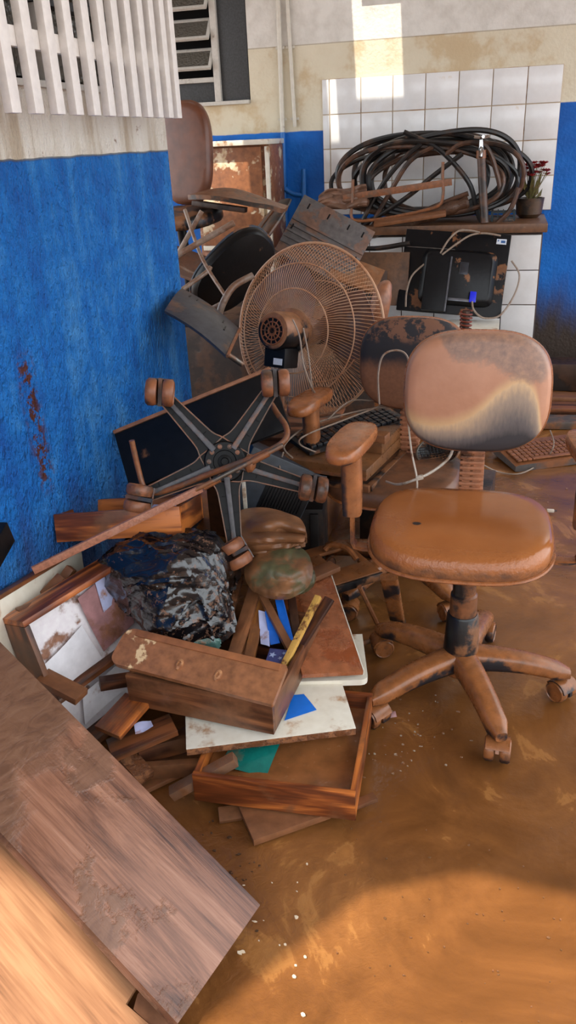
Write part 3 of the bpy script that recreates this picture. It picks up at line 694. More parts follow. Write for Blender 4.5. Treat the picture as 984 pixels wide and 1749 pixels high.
# white board against the wall and broken lumps on it
p0, p1 = AX(-45, 1048, -1.178), AX(136, 938, -1.178); m6 = fr(p0, p1-p0, p0-V((-.03, .06, .40))-p0); L6 = (p1-p0).length
wb6 = thing('laminate_board', 'white laminated board against the blue wall behind the big tilted drawer', 'board', m6)
plank('laminate_face', wb6, L6, .34, .012, T(L6/2, .17, 0), M_chip); plank('edge_strip', wb6, L6+.1, .012, .022, T(L6/2-.05, -.006, 0), M_drwd)
for (x, y, X, s, lb) in ((50, 1040, -1.13, .05, 'brown splinter lump low on the white board by the wall'), (92, 1002, -1.14, .055, 'muddy wood lump stuck to the white board by the wall'), (112, 985, -1.14, .05, 'upper muddy wood lump stuck to the white board')):
    c = AX(x, y, X); plank('wood_scrap', None, s*1.3, s*.5, s*.55, T(*c) @ R(35+x, 'X') @ R(60, 'Y'), M_mudwood, .004, label=lb, cat='wood scrap')

# loose planks low on the left
def pl(a, b, w, t, mat, label, cat='plank', roll=0, name='wood_plank'):
    """plank running from a to b (world, top centreline), width w, thickness t"""
    a, b = V(a), V(b); up = V((0, 0, 1)); x = (b-a).normalized(); y = up.cross(x).normalized()
    m = fr((a+b)/2, b-a, y) @ R(roll, 'X')
    return plank(name, None, (b-a).length, w, t, m @ T(0, 0, -t/2), mat, .002, label=label, cat=cat)
pl(AZ(182, 1248, .16), AZ(235, 1190, .18), .085, .016, M_drw, 'short orange plank under the papered drawer')
pl(AZ(186, 1278, .12), AZ(296, 1232, .14), .075, .018, M_drwd, 'dark plank with a scrap of blue paper on it')
pl(AZ(235, 1276, .10), AZ(330, 1252, .10), .018, .05, M_drwd, 'narrow board on edge left of the white chipboard')
pl(AZ(240, 1305, .065), AZ(345, 1298, .065), .02, .045, M_drwm, 'muddy board on edge low down left of the bottom drawer')
pl(AZ(200, 1330, .02), AZ(350, 1262, .02), .16, .014, M_mudwood, 'wide muddy plank flat on the floor under the loose boards')
pl(AZ(212, 1282, .09), AZ(250, 1325, .06), .05, .03, M_chipcore, 'broken chipboard end beside the big worn board', 'wood scrap')
pl(AZ(288, 1350, .06), AZ(398, 1290, .14), .032, .026, mud('grey_brown_stick', (122, 88, 66), .5, 9, mudc=(128, 82, 52), r0=.45), 'square grey-brown stick sloping down from under the chipboard')
pl(AZ(170, 1160, .20), AZ(232, 1150, .19), .03, .03, M_drwd, 'short dark rail below the papered drawer')
pl(AZ(72, 1150, .29), AZ(140, 1185, .26), .05, .02, M_mudwood, 'mud-caked plank end between the papered drawer and the worn board', 'wood scrap')
paper('paper_scrap', [AZ(230, 1240, .146), AZ(258, 1232, .15), AZ(263, 1244, .15), AZ(232, 1256, .144)], M_paperb, 'small scrap of pale blue paper on the dark plank')

# top drawer
A7, B7, C7 = AZ(97, 926, .475), AZ(311, 913, .50), AZ(373, 881, .42)
m7 = fr(A7, B7-A7, C7-B7)
drawer('orange pine drawer perched on top of the pile under the overturned chair base', m7, (B7-A7).length, .285, .082, M_drw)
def in7(x, y, z): return m7 @ V((x, y, z))
obj('mud_clump', MB().loft([(in7(.10+.12*t, .10, .028), m7.to_3x3().col[1], m7.to_3x3().col[2], .03+.02*math.sin(3*t), .02+.015*math.sin(2+3*t)) for t in (0, .2, .4, .6, .8, 1)], None, 8, 2.2), M_mudwood, label='lump of wet wood inside the top drawer', cat='wood scrap')
paper('paper_sheet', [in7(.26, .02, .05), in7(.35, .02, .05), in7(.34, .11, .075), in7(.27, .10, .075)], M_paperb, 'pale paper poking out of the top drawer')
paper('paper_sheet', [in7(.15, .18, .09), in7(.26, .15, .09), in7(.27, .21, .1), in7(.16, .24, .1)], M_paper, 'white paper at the back of the top drawer', curl=.008)

# sticks and cards inside the second drawer
def in2(x, y, z): return M2 @ V((x, y, z))
pl(AZ(396, 1128, .235), AZ(440, 988, .33), .038, .018, M_drwm, 'wide brown stick lying in the drawer beside the black bag')
pl(AZ(424, 1130, .235), AZ(452, 996, .31), .030, .014, wood('yellow_stick', (190, 140, 70), (130, 80, 40), .35), 'stick with a yellowish edge beside the wide brown stick')
pl(AZ(380, 1085, .25), AZ(409, 985, .315), .022, .016, M_chipcore, 'frayed brown stick close to the black bag')
pl(AZ(500, 1112, .245), AZ(447, 1012, .33), .022, .016, M_mudwood, 'muddy stick slanting across the blue cover')
pl(AZ(476, 1150, .235), AZ(543, 1016, .36), .018, .014, mud('yellow_speckle', (206, 160, 78), .36, 45, mudc=(120, 76, 40), r0=.5), 'thin yellow speckled stick along the right drawer side')
pl(AZ(505, 1110, .245), AZ(562, 1020, .35), .030, .012, M_drwd, 'brown slat next to the yellow stick')
pl(AZ(507, 1085, .24), AZ(497, 1012, .31), .024, .012, M_drwd, 'reddish slat between the blue cover and the yellow stick')
pl(AZ(420, 1150, .225), AZ(412, 1078, .25), .05, .01, M_mudwood, 'short muddy board in the middle of the stick-filled drawer')
M_bluec = mud('blue_cover', (20, 104, 208), .22, 14, mudc=(120, 84, 60), r0=.4)
paper('booklet', [AZ(503, 1096, .25), AZ(486, 1092, .25), AZ(470, 1020, .31), AZ(484, 1022, .315)], M_bluec, 'torn blue cover between the sticks', curl=.002, t=.004)
paper('booklet', [AZ(478, 1100, .235), AZ(462, 1102, .235), AZ(452, 1046, .29), AZ(464, 1044, .29)], M_bluec, 'blue and white booklet beside the torn blue cover', curl=.002, t=.004)
paper('paper_sheet', [AZ(462, 1106, .24), AZ(446, 1100, .24), AZ(443, 1044, .285), AZ(458, 1046, .285)], M_paperb, 'white torn page left of the blue booklet', curl=.003)
# card with stars
gs_ = G('star_card'); sv = gs_.coords(rnd=False); gs_.set(Base_Color=gs_.ramp(gs_.noise(sv, 30, 4), [(.3, (58, 62, 108)), (.6, (76, 82, 138)), (.75, (120, 92, 80))]), Roughness=.45)
q0, q1, q3 = AZ(441, 1168, .222), AZ(474, 1172, .222), AZ(441, 1105, .248)
sm_ = fr(q0, q1-q0, q3-q0); sw_, sh_ = (q1-q0).length, (sm_.inverted() @ q3).y
sc = thing('star_card', 'dark blue card printed with pale stars in the drawer', 'card', sm_)
plank('card', sc, sw_, sh_, .003, T(sw_/2, sh_/2, 0), gs_.m, .0005)
M_star = mud('pale_star', (168, 184, 220), .2, 30)
for (x, y, s) in ((.25, .82, .011), (.7, .75, .007), (.35, .45, .010), (.75, .42, .008), (.55, .18, .010), (.2, .15, .007), (.82, .9, .006)):
    obj('star', MB().prism([((s if k % 2 == 0 else s*.42)*math.sin(k*PI/5+x), (s if k % 2 == 0 else s*.42)*math.cos(k*PI/5+x)) for k in range(10)], .0006, T(sw_*x, sh_*y, .0016)), M_star, sc)
# teal folder inside the bottom drawer
paper('plastic_folder', [AZ(375, 1312, .075), AZ(455, 1328, .07), AZ(482, 1268, .10), AZ(400, 1262, .10)], mud('teal_plastic', (20, 116, 106), .3, 8, mudc=(110, 100, 76), r0=.25, bump=.6), 'wet teal plastic folder inside the bottom drawer', 'folder', curl=.006)
# red-brown board behind and white rounded board
e0, e1_, e3_ = AZ(621, 1146, .185), AZ(563, 974, .255), AZ(520, 1160, .20)
em = fr(e0, e1_-e0, e3_-e0); el = (e1_-e0).length; sg = 1 if em.to_3x3().col[2].z > 0 else -1
rb = thing('wooden_board', 'red-brown wet board with a white edge sloping behind the stick-filled drawer', 'board', em)
plank('board_face', rb, el, .17, .014, T(el/2, .085, -sg*.007), M_redboard); plank('edge_band', rb, el, .003, .015, T(el/2, -.0015, -sg*.007), M_chip, .0005)
w0 = AZ(629, 1165, .150); wm = fr(w0, V((-.25, -.06, 0)), V((-.05, .3, .0)))
out = [(.02*(1-math.cos(math.radians(q))), .02*(1-math.sin(math.radians(q)))) for q in (0, 30, 60, 90)][::1] + [(.25, 0), (.25, .22), (0, .22)]
obj('laminate_board', MB().prism(out, .018), M_chip, None, wm @ T(0, 0, -.009), label='white board with a rounded corner under the red-brown board', cat='board')
pl(AZ(525, 982, .275), AZ(572, 962, .275), .055, .016, M_mudwood, 'short grooved block above the red-brown board', 'wood scrap')

# ------------------------------------------------------------------ bags
def blob(center, rad, seed, fn, sub=4, m=None):
    bm = bmesh.new(); bmesh.ops.create_icosphere(bm, subdivisions=sub, radius=1); out = MB()
    vs = []
    for v in bm.verts:
        d = v.co.normalized(); k = fn(d, seed); vs.append(V((d.x*rad[0]*k, d.y*rad[1]*k, d.z*rad[2]*k)))
    bm.verts.index_update(); out.add([v for v in vs], [tuple(q.index for q in f.verts) for f in bm.faces]); bm.free()
    mm = T(*center) @ (m or M.Identity(4)); out.v = [mm @ p for p in out.v]; return out
def folded(center, rad, seed, n, along, sub=5, amp=.05, m=None, flat=.4, wmin=.02, wmax=.07):
    """closed soft body whose film is drawn into sharp folds running roughly along one direction"""
    rg = np.random.RandomState(seed); bm = bmesh.new(); bmesh.ops.create_icosphere(bm, subdivisions=sub, radius=1)
    D = np.array([v.co.normalized()[:] for v in bm.verts]); fs = [tuple(v.index for v in f.verts) for f in bm.faces]; bm.free()
    k = np.ones(len(D))
    for q in range(9):
        a = rg.randn(3)*1.6; k += .035*np.sin(D @ a*1.8+rg.uniform(0, 6))
    al = np.array(along)/np.linalg.norm(along)
    for q in range(n):
        nn = rg.randn(3); nn -= al*(nn @ al)*rg.uniform(.72, 1.0); nn /= np.linalg.norm(nn)
        off = rg.uniform(-.75, .75); c = rg.uniform(-.8, .8); wd = rg.uniform(.25, .7)
        bend = .16*np.sin(D @ (rg.randn(3)*2.2))
        dist = np.abs(D @ nn - off + bend); win = np.exp(-((D @ al - c)/wd)**2)
        k += amp*rg.uniform(.4, 1.2)*rg.choice([1, 1, -.7])*np.exp(-dist/rg.uniform(wmin, wmax))*win
    P = D*np.array(rad)*k[:, None]; P[:, 2] = np.where(P[:, 2] < -rad[2]*flat, -rad[2]*flat+(P[:, 2]+rad[2]*flat)*.25, P[:, 2])
    out = MB(); mm = T(*center) @ (m or M.Identity(4)); out.add([V(p) for p in P], fs, mm); return out
def clothf(d, s): return 1+.14*NZ.noise(d*1.5+V((s, 0, 0)))+.16*NZ.noise(d*3.1+V((s, 2, 0)))
gb_ = G('black_bin_bag'); bv = gb_.coords(rnd=False); fine = gb_.noise(bv, 16, 6, .7, 1.2); dirt = gb_.step(gb_.math('ADD', gb_.noise(bv, 60, 4, .7), gb_.math('MULTIPLY', gb_.noise(bv, 5, 3), .35)), .76, .82)
gb_.set(Base_Color=gb_.mix(gb_.math('MULTIPLY', dirt, .85), (11, 12, 16), (104, 70, 48)), Roughness=gb_.fmix(dirt, .17, .6), Specular_IOR_Level=.6, Coat_Weight=.6, Coat_Roughness=.08)
stv = gb_.new('ShaderNodeVectorMath', operation='MULTIPLY'); stv.inputs[1].default_value = (14, 14, 40); gb_.l(bv, stv.inputs[0])
gb_.bump(gb_.math('ADD', gb_.math('MULTIPLY', fine, .8), gb_.noise(stv.outputs[0], 1, 4, .6, 1.5)), .22, .012); M_bag = gb_.m
cbag = AZ(298, 998, .36)
obj('garbage_bag', folded(cbag, (.205, .165, .150), 3, 120, (.75, .55, .55), 6, .055, R(-20, 'Z') @ R(12, 'Y'), .55, .012, .05), M_bag, label='shiny black plastic garbage bag on the drawers', cat='bag')
M_brownbag = mud('brown_leather', (118, 78, 50), .55, 4, mudc=(132, 88, 56), r0=.35, r1=.36, bump=.2)
M_greenbag = mud('green_brown_cloth', (92, 90, 60), .45, 7, mudc=(132, 90, 58), r0=.45, r1=.4, bump=.3)
def rnd_(u, v, k=.8):
    a, b = 2*u-1, 2*v-1; x, y = a*math.sqrt(1-b*b/2*k), b*math.sqrt(1-a*a/2*k); return (x+1)/2, (y+1)/2
def lb(u, v):
    u, v = rnd_(u, v, .7)
    fold = u*.028*abs(math.sin(2.6*PI*v*v+.8*u))+.022*NZ.noise(V((u*3, v*3, 7)))
    x = 400+122*u; y = 866+(80-26*u)*v+18*u*u
    return AZ(x, y, .455-.045*v-.035*u*u+fold+.025*math.sin(PI*v)*(1-.5*u))
lg_ = thing('leather_bag', 'creased brown bag below the overturned chair base', 'bag', T(*AZ(460, 930, .34)))
obj('flap', MB().sheet(30, 36, lb, .006), M_brownbag, lg_, world=True)
obj('inner_layer', MB().sheet(20, 20, lambda u, v: V(lb(u*.97+.01, v*.96+.03))+V((.006, .01, -.022-.01*math.sin(6*u+5*v))), .006), M_brownbag, lg_, world=True)
obj('bag_body', folded(AZ(458, 922, .375), (.11, .09, .055), 11, 16, (.8, -.1, -.5), 4, .06), M_brownbag, lg_, world=True)
def gbg(u, v):
    u, v = rnd_(u, v, .9)
    x = 424+112*u-8*v; y = 930+(86+10*u)*v; r = math.hypot(u-.5, v-.5)
    return AZ(x, y, .40-.07*v+.03*math.cos(2.2*r)-.06*max(0, r-.42)*2+.010*NZ.noise(V((u*3+v, v*3.5, 1)))+.008*abs(NZ.noise(V((u*5-2*v, v*4+u*2, 4)))))
gb2 = thing('cloth_bag', 'muddy green-brown bag above the sticks', 'bag', T(*AZ(482, 985, .29)))
obj('cover', MB().sheet(30, 30, gbg, .005), M_greenbag, gb2, world=True)
obj('bag_body', folded(AZ(484, 984, .315), (.095, .08, .055), 5, 24, (.7, .3, -.5), 4, .06), M_greenbag, gb2, world=True)
obj('muddy_rag', folded(AZ(418, 962, .33), (.045, .04, .05), 8, 30, (.3, .3, .9), 4, .12), M_brownbag, label='crumpled muddy rag between the black bag and the green-brown bag', cat='rag')
obj('plastic_wrap', folded(AZ(330, 1088, .265), (.075, .045, .04), 5, 40, (.8, .2, .4), 5, .10), mud('teal_wrap', (84, 120, 112), .4, 14, mudc=(136, 98, 70), r0=.25, bump=.6), label='crumpled greenish plastic under the black garbage bag', cat='plastic')

# ------------------------------------------------------------------ overturned chair base (underside towards the viewer)
hubp = AY(384, 788, 2.02); dz = (CP-hubp).normalized(); sx = (CR - dz*CR.dot(dz)).normalized()
sm0 = fr(hubp, sx, dz.cross(sx))
sb = thing('overturned_chair', 'overturned black five-arm swivel chair base with its casters in the air', 'chair', sm0)
M_sblack = mud('base_black', (14, 14, 16), .08, 12, mudc=(112, 74, 50), r0=.45, spec=.2)
M_srib = mud('base_rib', (84, 82, 86), .40, 14, mudc=(120, 80, 58), r0=.4, bump=.25)
M_sedge = mud('base_edge', (120, 96, 80), .5, 18, mudc=(136, 92, 66), r0=.5)
M_wheel = mud('muddy_wheel', (92, 66, 50), .6, 12, mudc=(136, 84, 54), r0=.35, r1=.4)
RS = .262
for ang in (133, 57, -17, 203, 276.5):
    m = R(ang, 'Z')
    def outl(s): return [(.02, .052*s), (.055, .044*s), (.085, .032*s), (.14, .027*s), (RS-.03, .021*s), (RS+.012, .019*s)]
    lg = obj('leg', MB().prism([p for p in outl(-1)]+[p for p in outl(1)][::-1], .02, T(0, 0, -.012)), M_sblack, sb, m)
    secs = [((x, 0, .012+z), (0, 1, 0), (0, 0, 1), a, .007) for x, a, z in ((.045, .0095, .006), (.10, .008, .0), (RS-.02, .007, -.004), (RS+.0, .006, -.005))]
    obj('rib', MB().loft(secs, None, 6, 5), M_srib, lg)
    for s in (-1, 1):
        obj('edge', MB().tube([(x, y, .010) for x, y in catmull([V((a, b, 0)) for a, b in outl(s)], 4) and [(p.x, p.y) for p in catmull([V((a, b, 0)) for a, b in outl(s)], 4)]], .0022, 5), M_sedge, lg)
    for x in (.10, .15, .20):
        obj('web', MB().box((x, 0, .003), (.0025, .042, .010)), M_sblack, lg)
    caster(sb, m @ R(-ang, 'Z') @ T(RS*math.cos(math.radians(ang))*0, 0, 0) @ T(RS*math.cos(math.radians(ang)), RS*math.sin(math.radians(ang)), .112) @ R(180, 'X') @ R({133: 4, 57: -4, -17: 8, 203: 100, 276.5: 60}[ang], 'Z'), M_wheel, M_wheel, .028, 1.35, M_srib)
hub = obj('hub', MB().lathe([(.056, -.02), (.060, 0), (.060, .014), (.056, .018), (.034, .018), (.032, .010), (.020, .010), (.019, .020), (.012, .022), (.010, .012), (.001, .012)], 36), M_sblack, sb)
for k in range(10): obj('hub_socket', MB().lathe([(.0065, 0), (.007, .003), (.003, .004)], 10, R(36*k, 'Z') @ T(.045, 0, .0175)), M_wheel, hub)
obj('column', MB().tube([(0, 0, -.02), (0, 0, -.14)], .026, 16), M_sblack, sb)
obj('mud_lump', blob(hubp+(sm0.to_3x3() @ V((.072, -.005, .03))), (.018, .022, .026), 3, clothf, 3), M_mudwet, sb, world=True)

# black panel behind the base
k0, k1, k3 = AY(195, 741, 2.24), AY(462, 632, 2.36), AY(240, 818, 2.16)
km = fr(k0, k1-k0, k3-k0); kl = (k1-k0).length; kw = .20; ks = 1 if km.to_3x3().col[2].y > 0 else -1
kp = thing('cabinet_board', 'black panel with a muddy brown edge behind the overturned chair base', 'panel', km)
plank('panel', kp, kl, kw, .022, T(kl/2, kw/2, ks*.011), M_blackplastic, .002)
plank('muddy_edge', kp, kl, .012, .034, T(kl/2, -.006, ks*.012), mud('edge_mud', (150, 100, 70), .6, 8, mudc=(160, 108, 76), r0=.6), .002)
# bent tube frame
bt = catmull([AY(225, 752, 1.93), AY(236, 800, 1.93), AY(246, 832, 1.92), AY(262, 842, 1.92), AY(300, 832, 1.93), AY(350, 812, 1.94), AY(420, 786, 1.94), AY(470, 764, 1.96), AY(489, 747, 1.98), AY(488, 727, 2.03), AY(474, 706, 2.10), AY(464, 690, 2.16)], 5)
obj('bent_tube', MB().tube(bt, .0085, 10), M_rust, label='bent rusty tube frame crossing the overturned chair base', cat='metal tube')
# long flat strip with rod
s0, s1, s2 = AX(56, 974, -1.12), AY(345, 833, 1.885), AY(484, 760, 1.95)
stp = thing('metal_strip', 'long pinkish muddy metal strip slanting across the top drawer', 'metal strip', T(*s0))
M_strip = mud('strip_mud', (170, 120, 98), .6, 30, mudc=(156, 104, 82), r0=.6, bump=.4)
dxs = (s1-s0).normalized(); obj('flat_strip', MB().box((0, 0, 0), ((s1-s0).length, .022, .009), fr((s0+s1)/2, dxs, V((0, 0, 1))), .002), M_strip, stp, world=True)
obj('rod', MB().tube([s1-dxs*.02+V((0, 0, .004)), s2], .0065, 10), M_steel, stp, world=True)
for q in (.02, .62): c = s1.lerp(s2, q); c2 = s1.lerp(s2, q+.2); obj('sleeve', MB().tube([c, c2], .010, 10), M_rust, stp, world=True)
obj('black_corner', MB().box((0, 0, 0), (.035, .32, .065), fr(AX(12, 908, -1.15)+V((.0, -.14, -.05)), V((1, .1, 0)), V((.10, 1, .28))), .003), M_blackplastic, label='black plastic box end at the left picture edge by the blue wall', cat='plastic box')
# grey vented case under the base
v0 = AY(470, 838, 2.36); vmx = fr(v0, V((.75, .3, -.45)), V((.35, .3, .9)))
vc = thing('vented_case', 'dark grey computer case with black vents behind the chair base', 'computer case', vmx)
obj('body', MB().box((0, 0, -.09), (.26, .22, .16), b=.006), mud('slate_case', (58, 66, 76), .22, 6, r0=.4), vc)
for k in range(13): obj('vent_fin', MB().box((0, 0, 0), (.005, .12, .008), b=.001), M_blackplastic, vc, T(-.02+.0105*k, -.035+.004*k, -.006))
obj('vent_plate', MB().box((.045, -.02, -.0085), (.16, .14, .004), b=.001), M_blackplastic, vc)
obj('white_edge_board', MB().box((0, 0, 0), (.012, .03, .10), fr(AY(418, 848, 2.17), V((1, .3, 0)), V((0, 1, .3))), .002), M_chip, label='narrow white-edged board end right of the top drawer', cat='board')

# ------------------------------------------------------------------ second chair and the junk on its seat
def chair2_back():
    g = G('chair2_back'); vec = g.coords(rnd=False); x, y, z = g.sep(vec); n = g.noise(vec, 22, 6, .65); n2 = g.noise(vec, 80, 4)
    k = g.math('ADD', y, g.math('MULTIPLY', g.math('SUBTRACT', n, .5), .05))
    low = g.step(k, .03, -.02); smear = g.math('MULTIPLY', g.step(k, .075, .1), g.step(n, .47, .55))
    col = g.mix(low, (34, 32, 36), g.ramp(n2, [(.3, (116, 76, 52)), (.7, (132, 88, 62))])); col = g.mix(g.math('MULTIPLY', smear, .8), col, (128, 86, 62))
    g.set(Base_Color=col, Roughness=.7); g.bump(n2, .15, .004); return g.m
M_seat2 = mud('chair2_seat', (74, 56, 46), .6, 5, mudc=(108, 70, 46), r0=.5)
c2 = swivel_chair('office_chair', 'dark office chair with a half-muddy back behind the front chair', TR((-.288, 2.54, 0), -4), M_seat2, chair2_back(), seat_z=.41, back_y=.20, back_z=.772, back_rx=6, legs0=30, armz=.69, bw=.375, bh=.32, arms=(-1,), sw=.46, sd=.42)
M_pc = mud('pc_case_mud', (96, 70, 48), .78, 6, mudc=(118, 78, 46), r0=.4, r1=.3, bump=.3)
u0, u1, u3 = AZ(478, 792, .478), AZ(626, 815, .478), AZ(702, 742, .485)
um = fr(u0, u1-u0, u3-u1); ul = (u1-u0).length; uw = .40
pc = thing('computer_case', 'flat mud-covered computer case lying on the chair behind', 'computer case', um)
obj('case_body', MB().box((ul/2, uw/2, .006), (ul, uw, .04), b=.003), M_pc, pc)
obj('drive_bay', MB().box((ul*.74, uw*.62, .045), (ul*.5, uw*.5, .038), b=.003), M_pc, pc)
obj('port', MB().lathe([(.012, 0), (.012, .003), (.007, .003), (.006, -.004)], 14, T(ul*.62, uw*.37, .046) @ R(90, 'X')), M_blackplastic, pc)
obj('lid_edge', MB().box((ul/2, -.002, -.006), (ul, .004, .012), b=.001), M_rust, pc)
obj('bracket', MB().box((ul*.86, uw*.45, .075), (.10, .05, .03), b=.003), mud('bracket_mud', (130, 84, 54), .7, 9), pc)
fmx = um @ T(0, 0, -.035)
mt = thing('metal_tray', 'black metal tray under the muddy computer case', 'tray', fmx)
for (c, d) in (((ul*.55, -.01, 0), (ul*1.0, .022, .022)), ((ul+.012, uw*.4, 0), (.022, uw*.84, .022)), ((ul*.02, uw*.4, 0), (.022, uw*.84, .022))): obj('rail', MB().box(c, d, b=.002), M_blackmud, mt)
obj('tray_plate', MB().box((ul*.5, uw*.4, -.004), (ul*.9, uw*.8, .005)), M_blackmud, mt)
# keyboards
def keyboard(label, m, L, W, rows, cols, mat, kmat, t=.022):
    k = thing('keyboard', label, 'keyboard', m)
    obj('body', MB().loft([((0, -W/2, t*.35), (1, 0, 0), (0, 0, 1), L/2, t*.35), ((0, 0, t*.5), (1, 0, 0), (0, 0, 1), L/2, t*.45), ((0, W/2, t*.7), (1, 0, 0), (0, 0, 1), L/2, t*.6)], None, 6, 9), mat, k)
    kb = MB(); px = L*.92/cols; py = W*.78/rows
    for r in range(rows):
        for c in range(cols):
            if r == rows-1 and 3 < c < cols-6:
                if c == 4: kb.box((-L*.46+px*(cols*.42), -W*.42+py*(0+.5), t*.95), (px*(cols-10), py*.8, .008), None, .001)
                continue
            rr_ = rows-1-r
            kb.box((-L*.46+px*(c+.5), -W*.42+py*(rr_+.5), t*(.95+.3*rr_/rows)), (px*.8, py*.8, .009), None, .0012)
    o = obj('keys', kb, kmat, k, kind='stuff'); return k
g0, g1 = AZ(512, 772, .525), AZ(694, 712, .555); gm = fr((g0+g1)/2+V((-.03, .05, -.012)), g1-g0, V((-.6, .6, .05)))
M_kbk = mud('black_keys', (30, 32, 38), .3, 16, mudc=(104, 70, 46), r0=.35)
keyboard('black keyboard on the muddy computer case between the two chairs', gm, .44, .15, 5, 16, M_blackmud, M_kbk)
gr0, gr1 = AZ(842, 792, .03), AZ(1010, 770, .03); grm = fr((gr0+gr1)/2+V((.06, .09, -.03)), gr1-gr0, V((-.1, 1, 0)))
kbx = keyboard('large mud-covered keyboard on the floor behind the front chair at right', grm, .55, .24, 6, 19, mud('kb_body', (84, 76, 72), .45, 5, mudc=(122, 74, 42), r0=.4, up=.3), mud('kb_keys', (120, 76, 48), .7, 9, mudc=(132, 80, 48)), .05)
# mesh bowl
bwm = fr(AZ(748, 770, .48), V((1, .2, .2)), V((-.1, .6, .7)))
mg = thing('mesh_grille', 'round black mesh grille with a rim beside the bellows of the front chair', 'grille', bwm)
obj('rim', MB().tube([(.075*math.cos(a*PI/18), .055*math.sin(a*PI/18), 0) for a in range(36)], .004, 6, True), M_steel, mg)
wr = MB()
for k in range(-6, 7):
    x = k*.0115; h = math.sqrt(max(0, 1-(x/.075)**2))
    wr.tube([(x, -.055*h, 0), (x, 0, -.022*h), (x, .055*h, 0)], .0013, 4)
    y = k*.0085; h = math.sqrt(max(0, 1-(y/.055)**2)); wr.tube([(-.075*h, y, 0), (0, y, -.022*h), (.075*h, y, 0)], .0013, 4)
obj('mesh_wires', wr, M_blackmud, mg, kind='stuff')
obj('mesh_bowl', MB().lathe([(.002, -.03), (.05, -.026), (.07, -.004), (.068, -.004), (.05, -.02), (.002, -.024)], 24, M.Diagonal((1.05, .78, 1, 1))), M_blackmud, mg)
def cable(pts, r, mat, label, n=6, extra=None):
    o = MB().tube(catmull(pts, n), r, 6); return obj('cable', o, mat, label=label, cat='cable')
cable([AY(696, 708, 2.25), AY(703, 770, 2.22), AY(712, 815, 2.2), AY(712, 842, 2.2)], .003, M_cablew, 'thin pale cable hanging beside the front chair back')
cable([AZ(660, 822, .47), AY(680, 827, 2.25), AY(706, 820, 2.2), AY(740, 804, 2.22), AY(768, 780, 2.26), AY(776, 752, 2.3)], .0042, M_cablew, 'white cable looping under the front chair back')
cable([AY(648, 690, 2.5), AY(646, 640, 2.52), AY(655, 606, 2.54), AY(680, 598, 2.56), AY(697, 612, 2.56), AY(699, 660, 2.54), AY(690, 700, 2.52)], .0035, M_cable, 'cable looped over the muddy back of the second chair')
cable([AZ(500, 782, .53), AZ(486, 760, .56), AZ(530, 726, .58), AZ(620, 700, .60), AZ(690, 694, .61)], .003, M_cable, 'thin cable running along the back of the black keyboard')
cable([AZ(540, 772, .55), AZ(512, 758, .58), AZ(524, 742, .59), AZ(600, 712, .60), AZ(650, 690, .62), AZ(600, 684, .62), AZ(560, 716, .60)], .003, M_cable, 'tangled cable loop on the black keyboard')
cable([AZ(484, 772, .53), AZ(478, 800, .50), AZ(500, 815, .49), AZ(545, 818, .47)], .003, M_cable, 'thin cable hanging off the muddy computer case')
cable([AZ(820, 790, .10), AZ(850, 805, .01), AZ(890, 808, .012), AZ(930, 785, .02), AZ(946, 760, .10), AZ(940, 735, .12)], .0035, M_cable, 'cable curving on the floor in front of the large keyboard')
plug = thing('cable_plug', 'small white plug on the mud right of the front seat', 'plug', T(*AZ(940, 876, 0)))
obj('plug_body', MB().box((0, 0, .012), (.03, .014, .012), b=.003), M_cablew, plug); obj('lead', MB().tube(catmull([(-.012, 0, .012), (-.05, .01, .008), (-.10, .005, .006)], 4), .003, 6), M_blackplastic, plug)
for s in (-.003, .003): obj('pin', MB().box((.020, s, .012), (.012, .002, .003)), M_steel, plug)
obj('cable_connector', MB().box((0, 0, 0), (.022, .014, .013), fr(AY(717, 815, 2.2), V((1, 0, .3)), V((0, 1, 0))), .003), M_cablew, label='white cable clip where the white cable crosses the pale one', cat='connector')
obj('metal_scrap', blob(AZ(622, 732, .58), (.035, .02, .015), 6, clothf, 3), mud('brass_scrap', (176, 140, 96), .5, 30, mudc=(120, 78, 50), r0=.3, metal=.5), label='crushed brass-coloured scrap on the muddy computer case', cat='scrap')

# stool frame and legs under the seat
f0, f1, f3 = AZ(562, 1004, .20), AZ(650, 977, .20), AZ(545, 942, .21)
fm_ = fr(f0, f1-f0, f3-f0); fl = (f1-f0).length
sf_ = thing('stool_frame', 'muddy metal stool frame with a slotted top under the chairs', 'stool', fm_)
M_ply2 = mud('stool_top', (120, 76, 46), .75, 6, mudc=(126, 78, 44), r1=.3)
for c, d in (((fl*.5, .04, 0), (fl, .08, .012)), ((fl*.5, .215, 0), (fl, .05, .012)), ((fl*.18, .135, 0), (fl*.36, .11, .012)), ((fl*.93, .135, 0), (fl*.14, .11, .012))): obj('top_slat', MB().box(c, d, b=.002), M_ply2, sf_)
obj('front_rail', MB().box((fl*.5, -.004, -.012), (fl*1.05, .010, .028), b=.002), M_blackmud, sf_)
obj('handle', MB().tube(catmull([(fl*.5, .20, .012), (fl*.62, .19, .03), (fl*.78, .14, .03), (fl*.82, .09, .01)], 4), .010, 8), M_leg, sf_)
obj('leg', MB().tube([AZ(614, 1002, .19), AZ(646, 1068, .0)], .008, 8), M_rust, sf_, world=True)
obj('leg', MB().tube([AZ(560, 1000, .19), AZ(575, 1040, .0)], .008, 8), M_rust, sf_, world=True)
pst = thing('metal_post', 'thick muddy post standing left of the front chair column', 'post', T(*AZ(680, 1068, 0)))
pa, pb = AZ(680, 1064, .012), AZ(664, 985, .26); ax_ = (pb-pa).normalized(); rt_ = ax_.cross(V((0, 1, 0))).normalized(); up_ = rt_.cross(ax_)
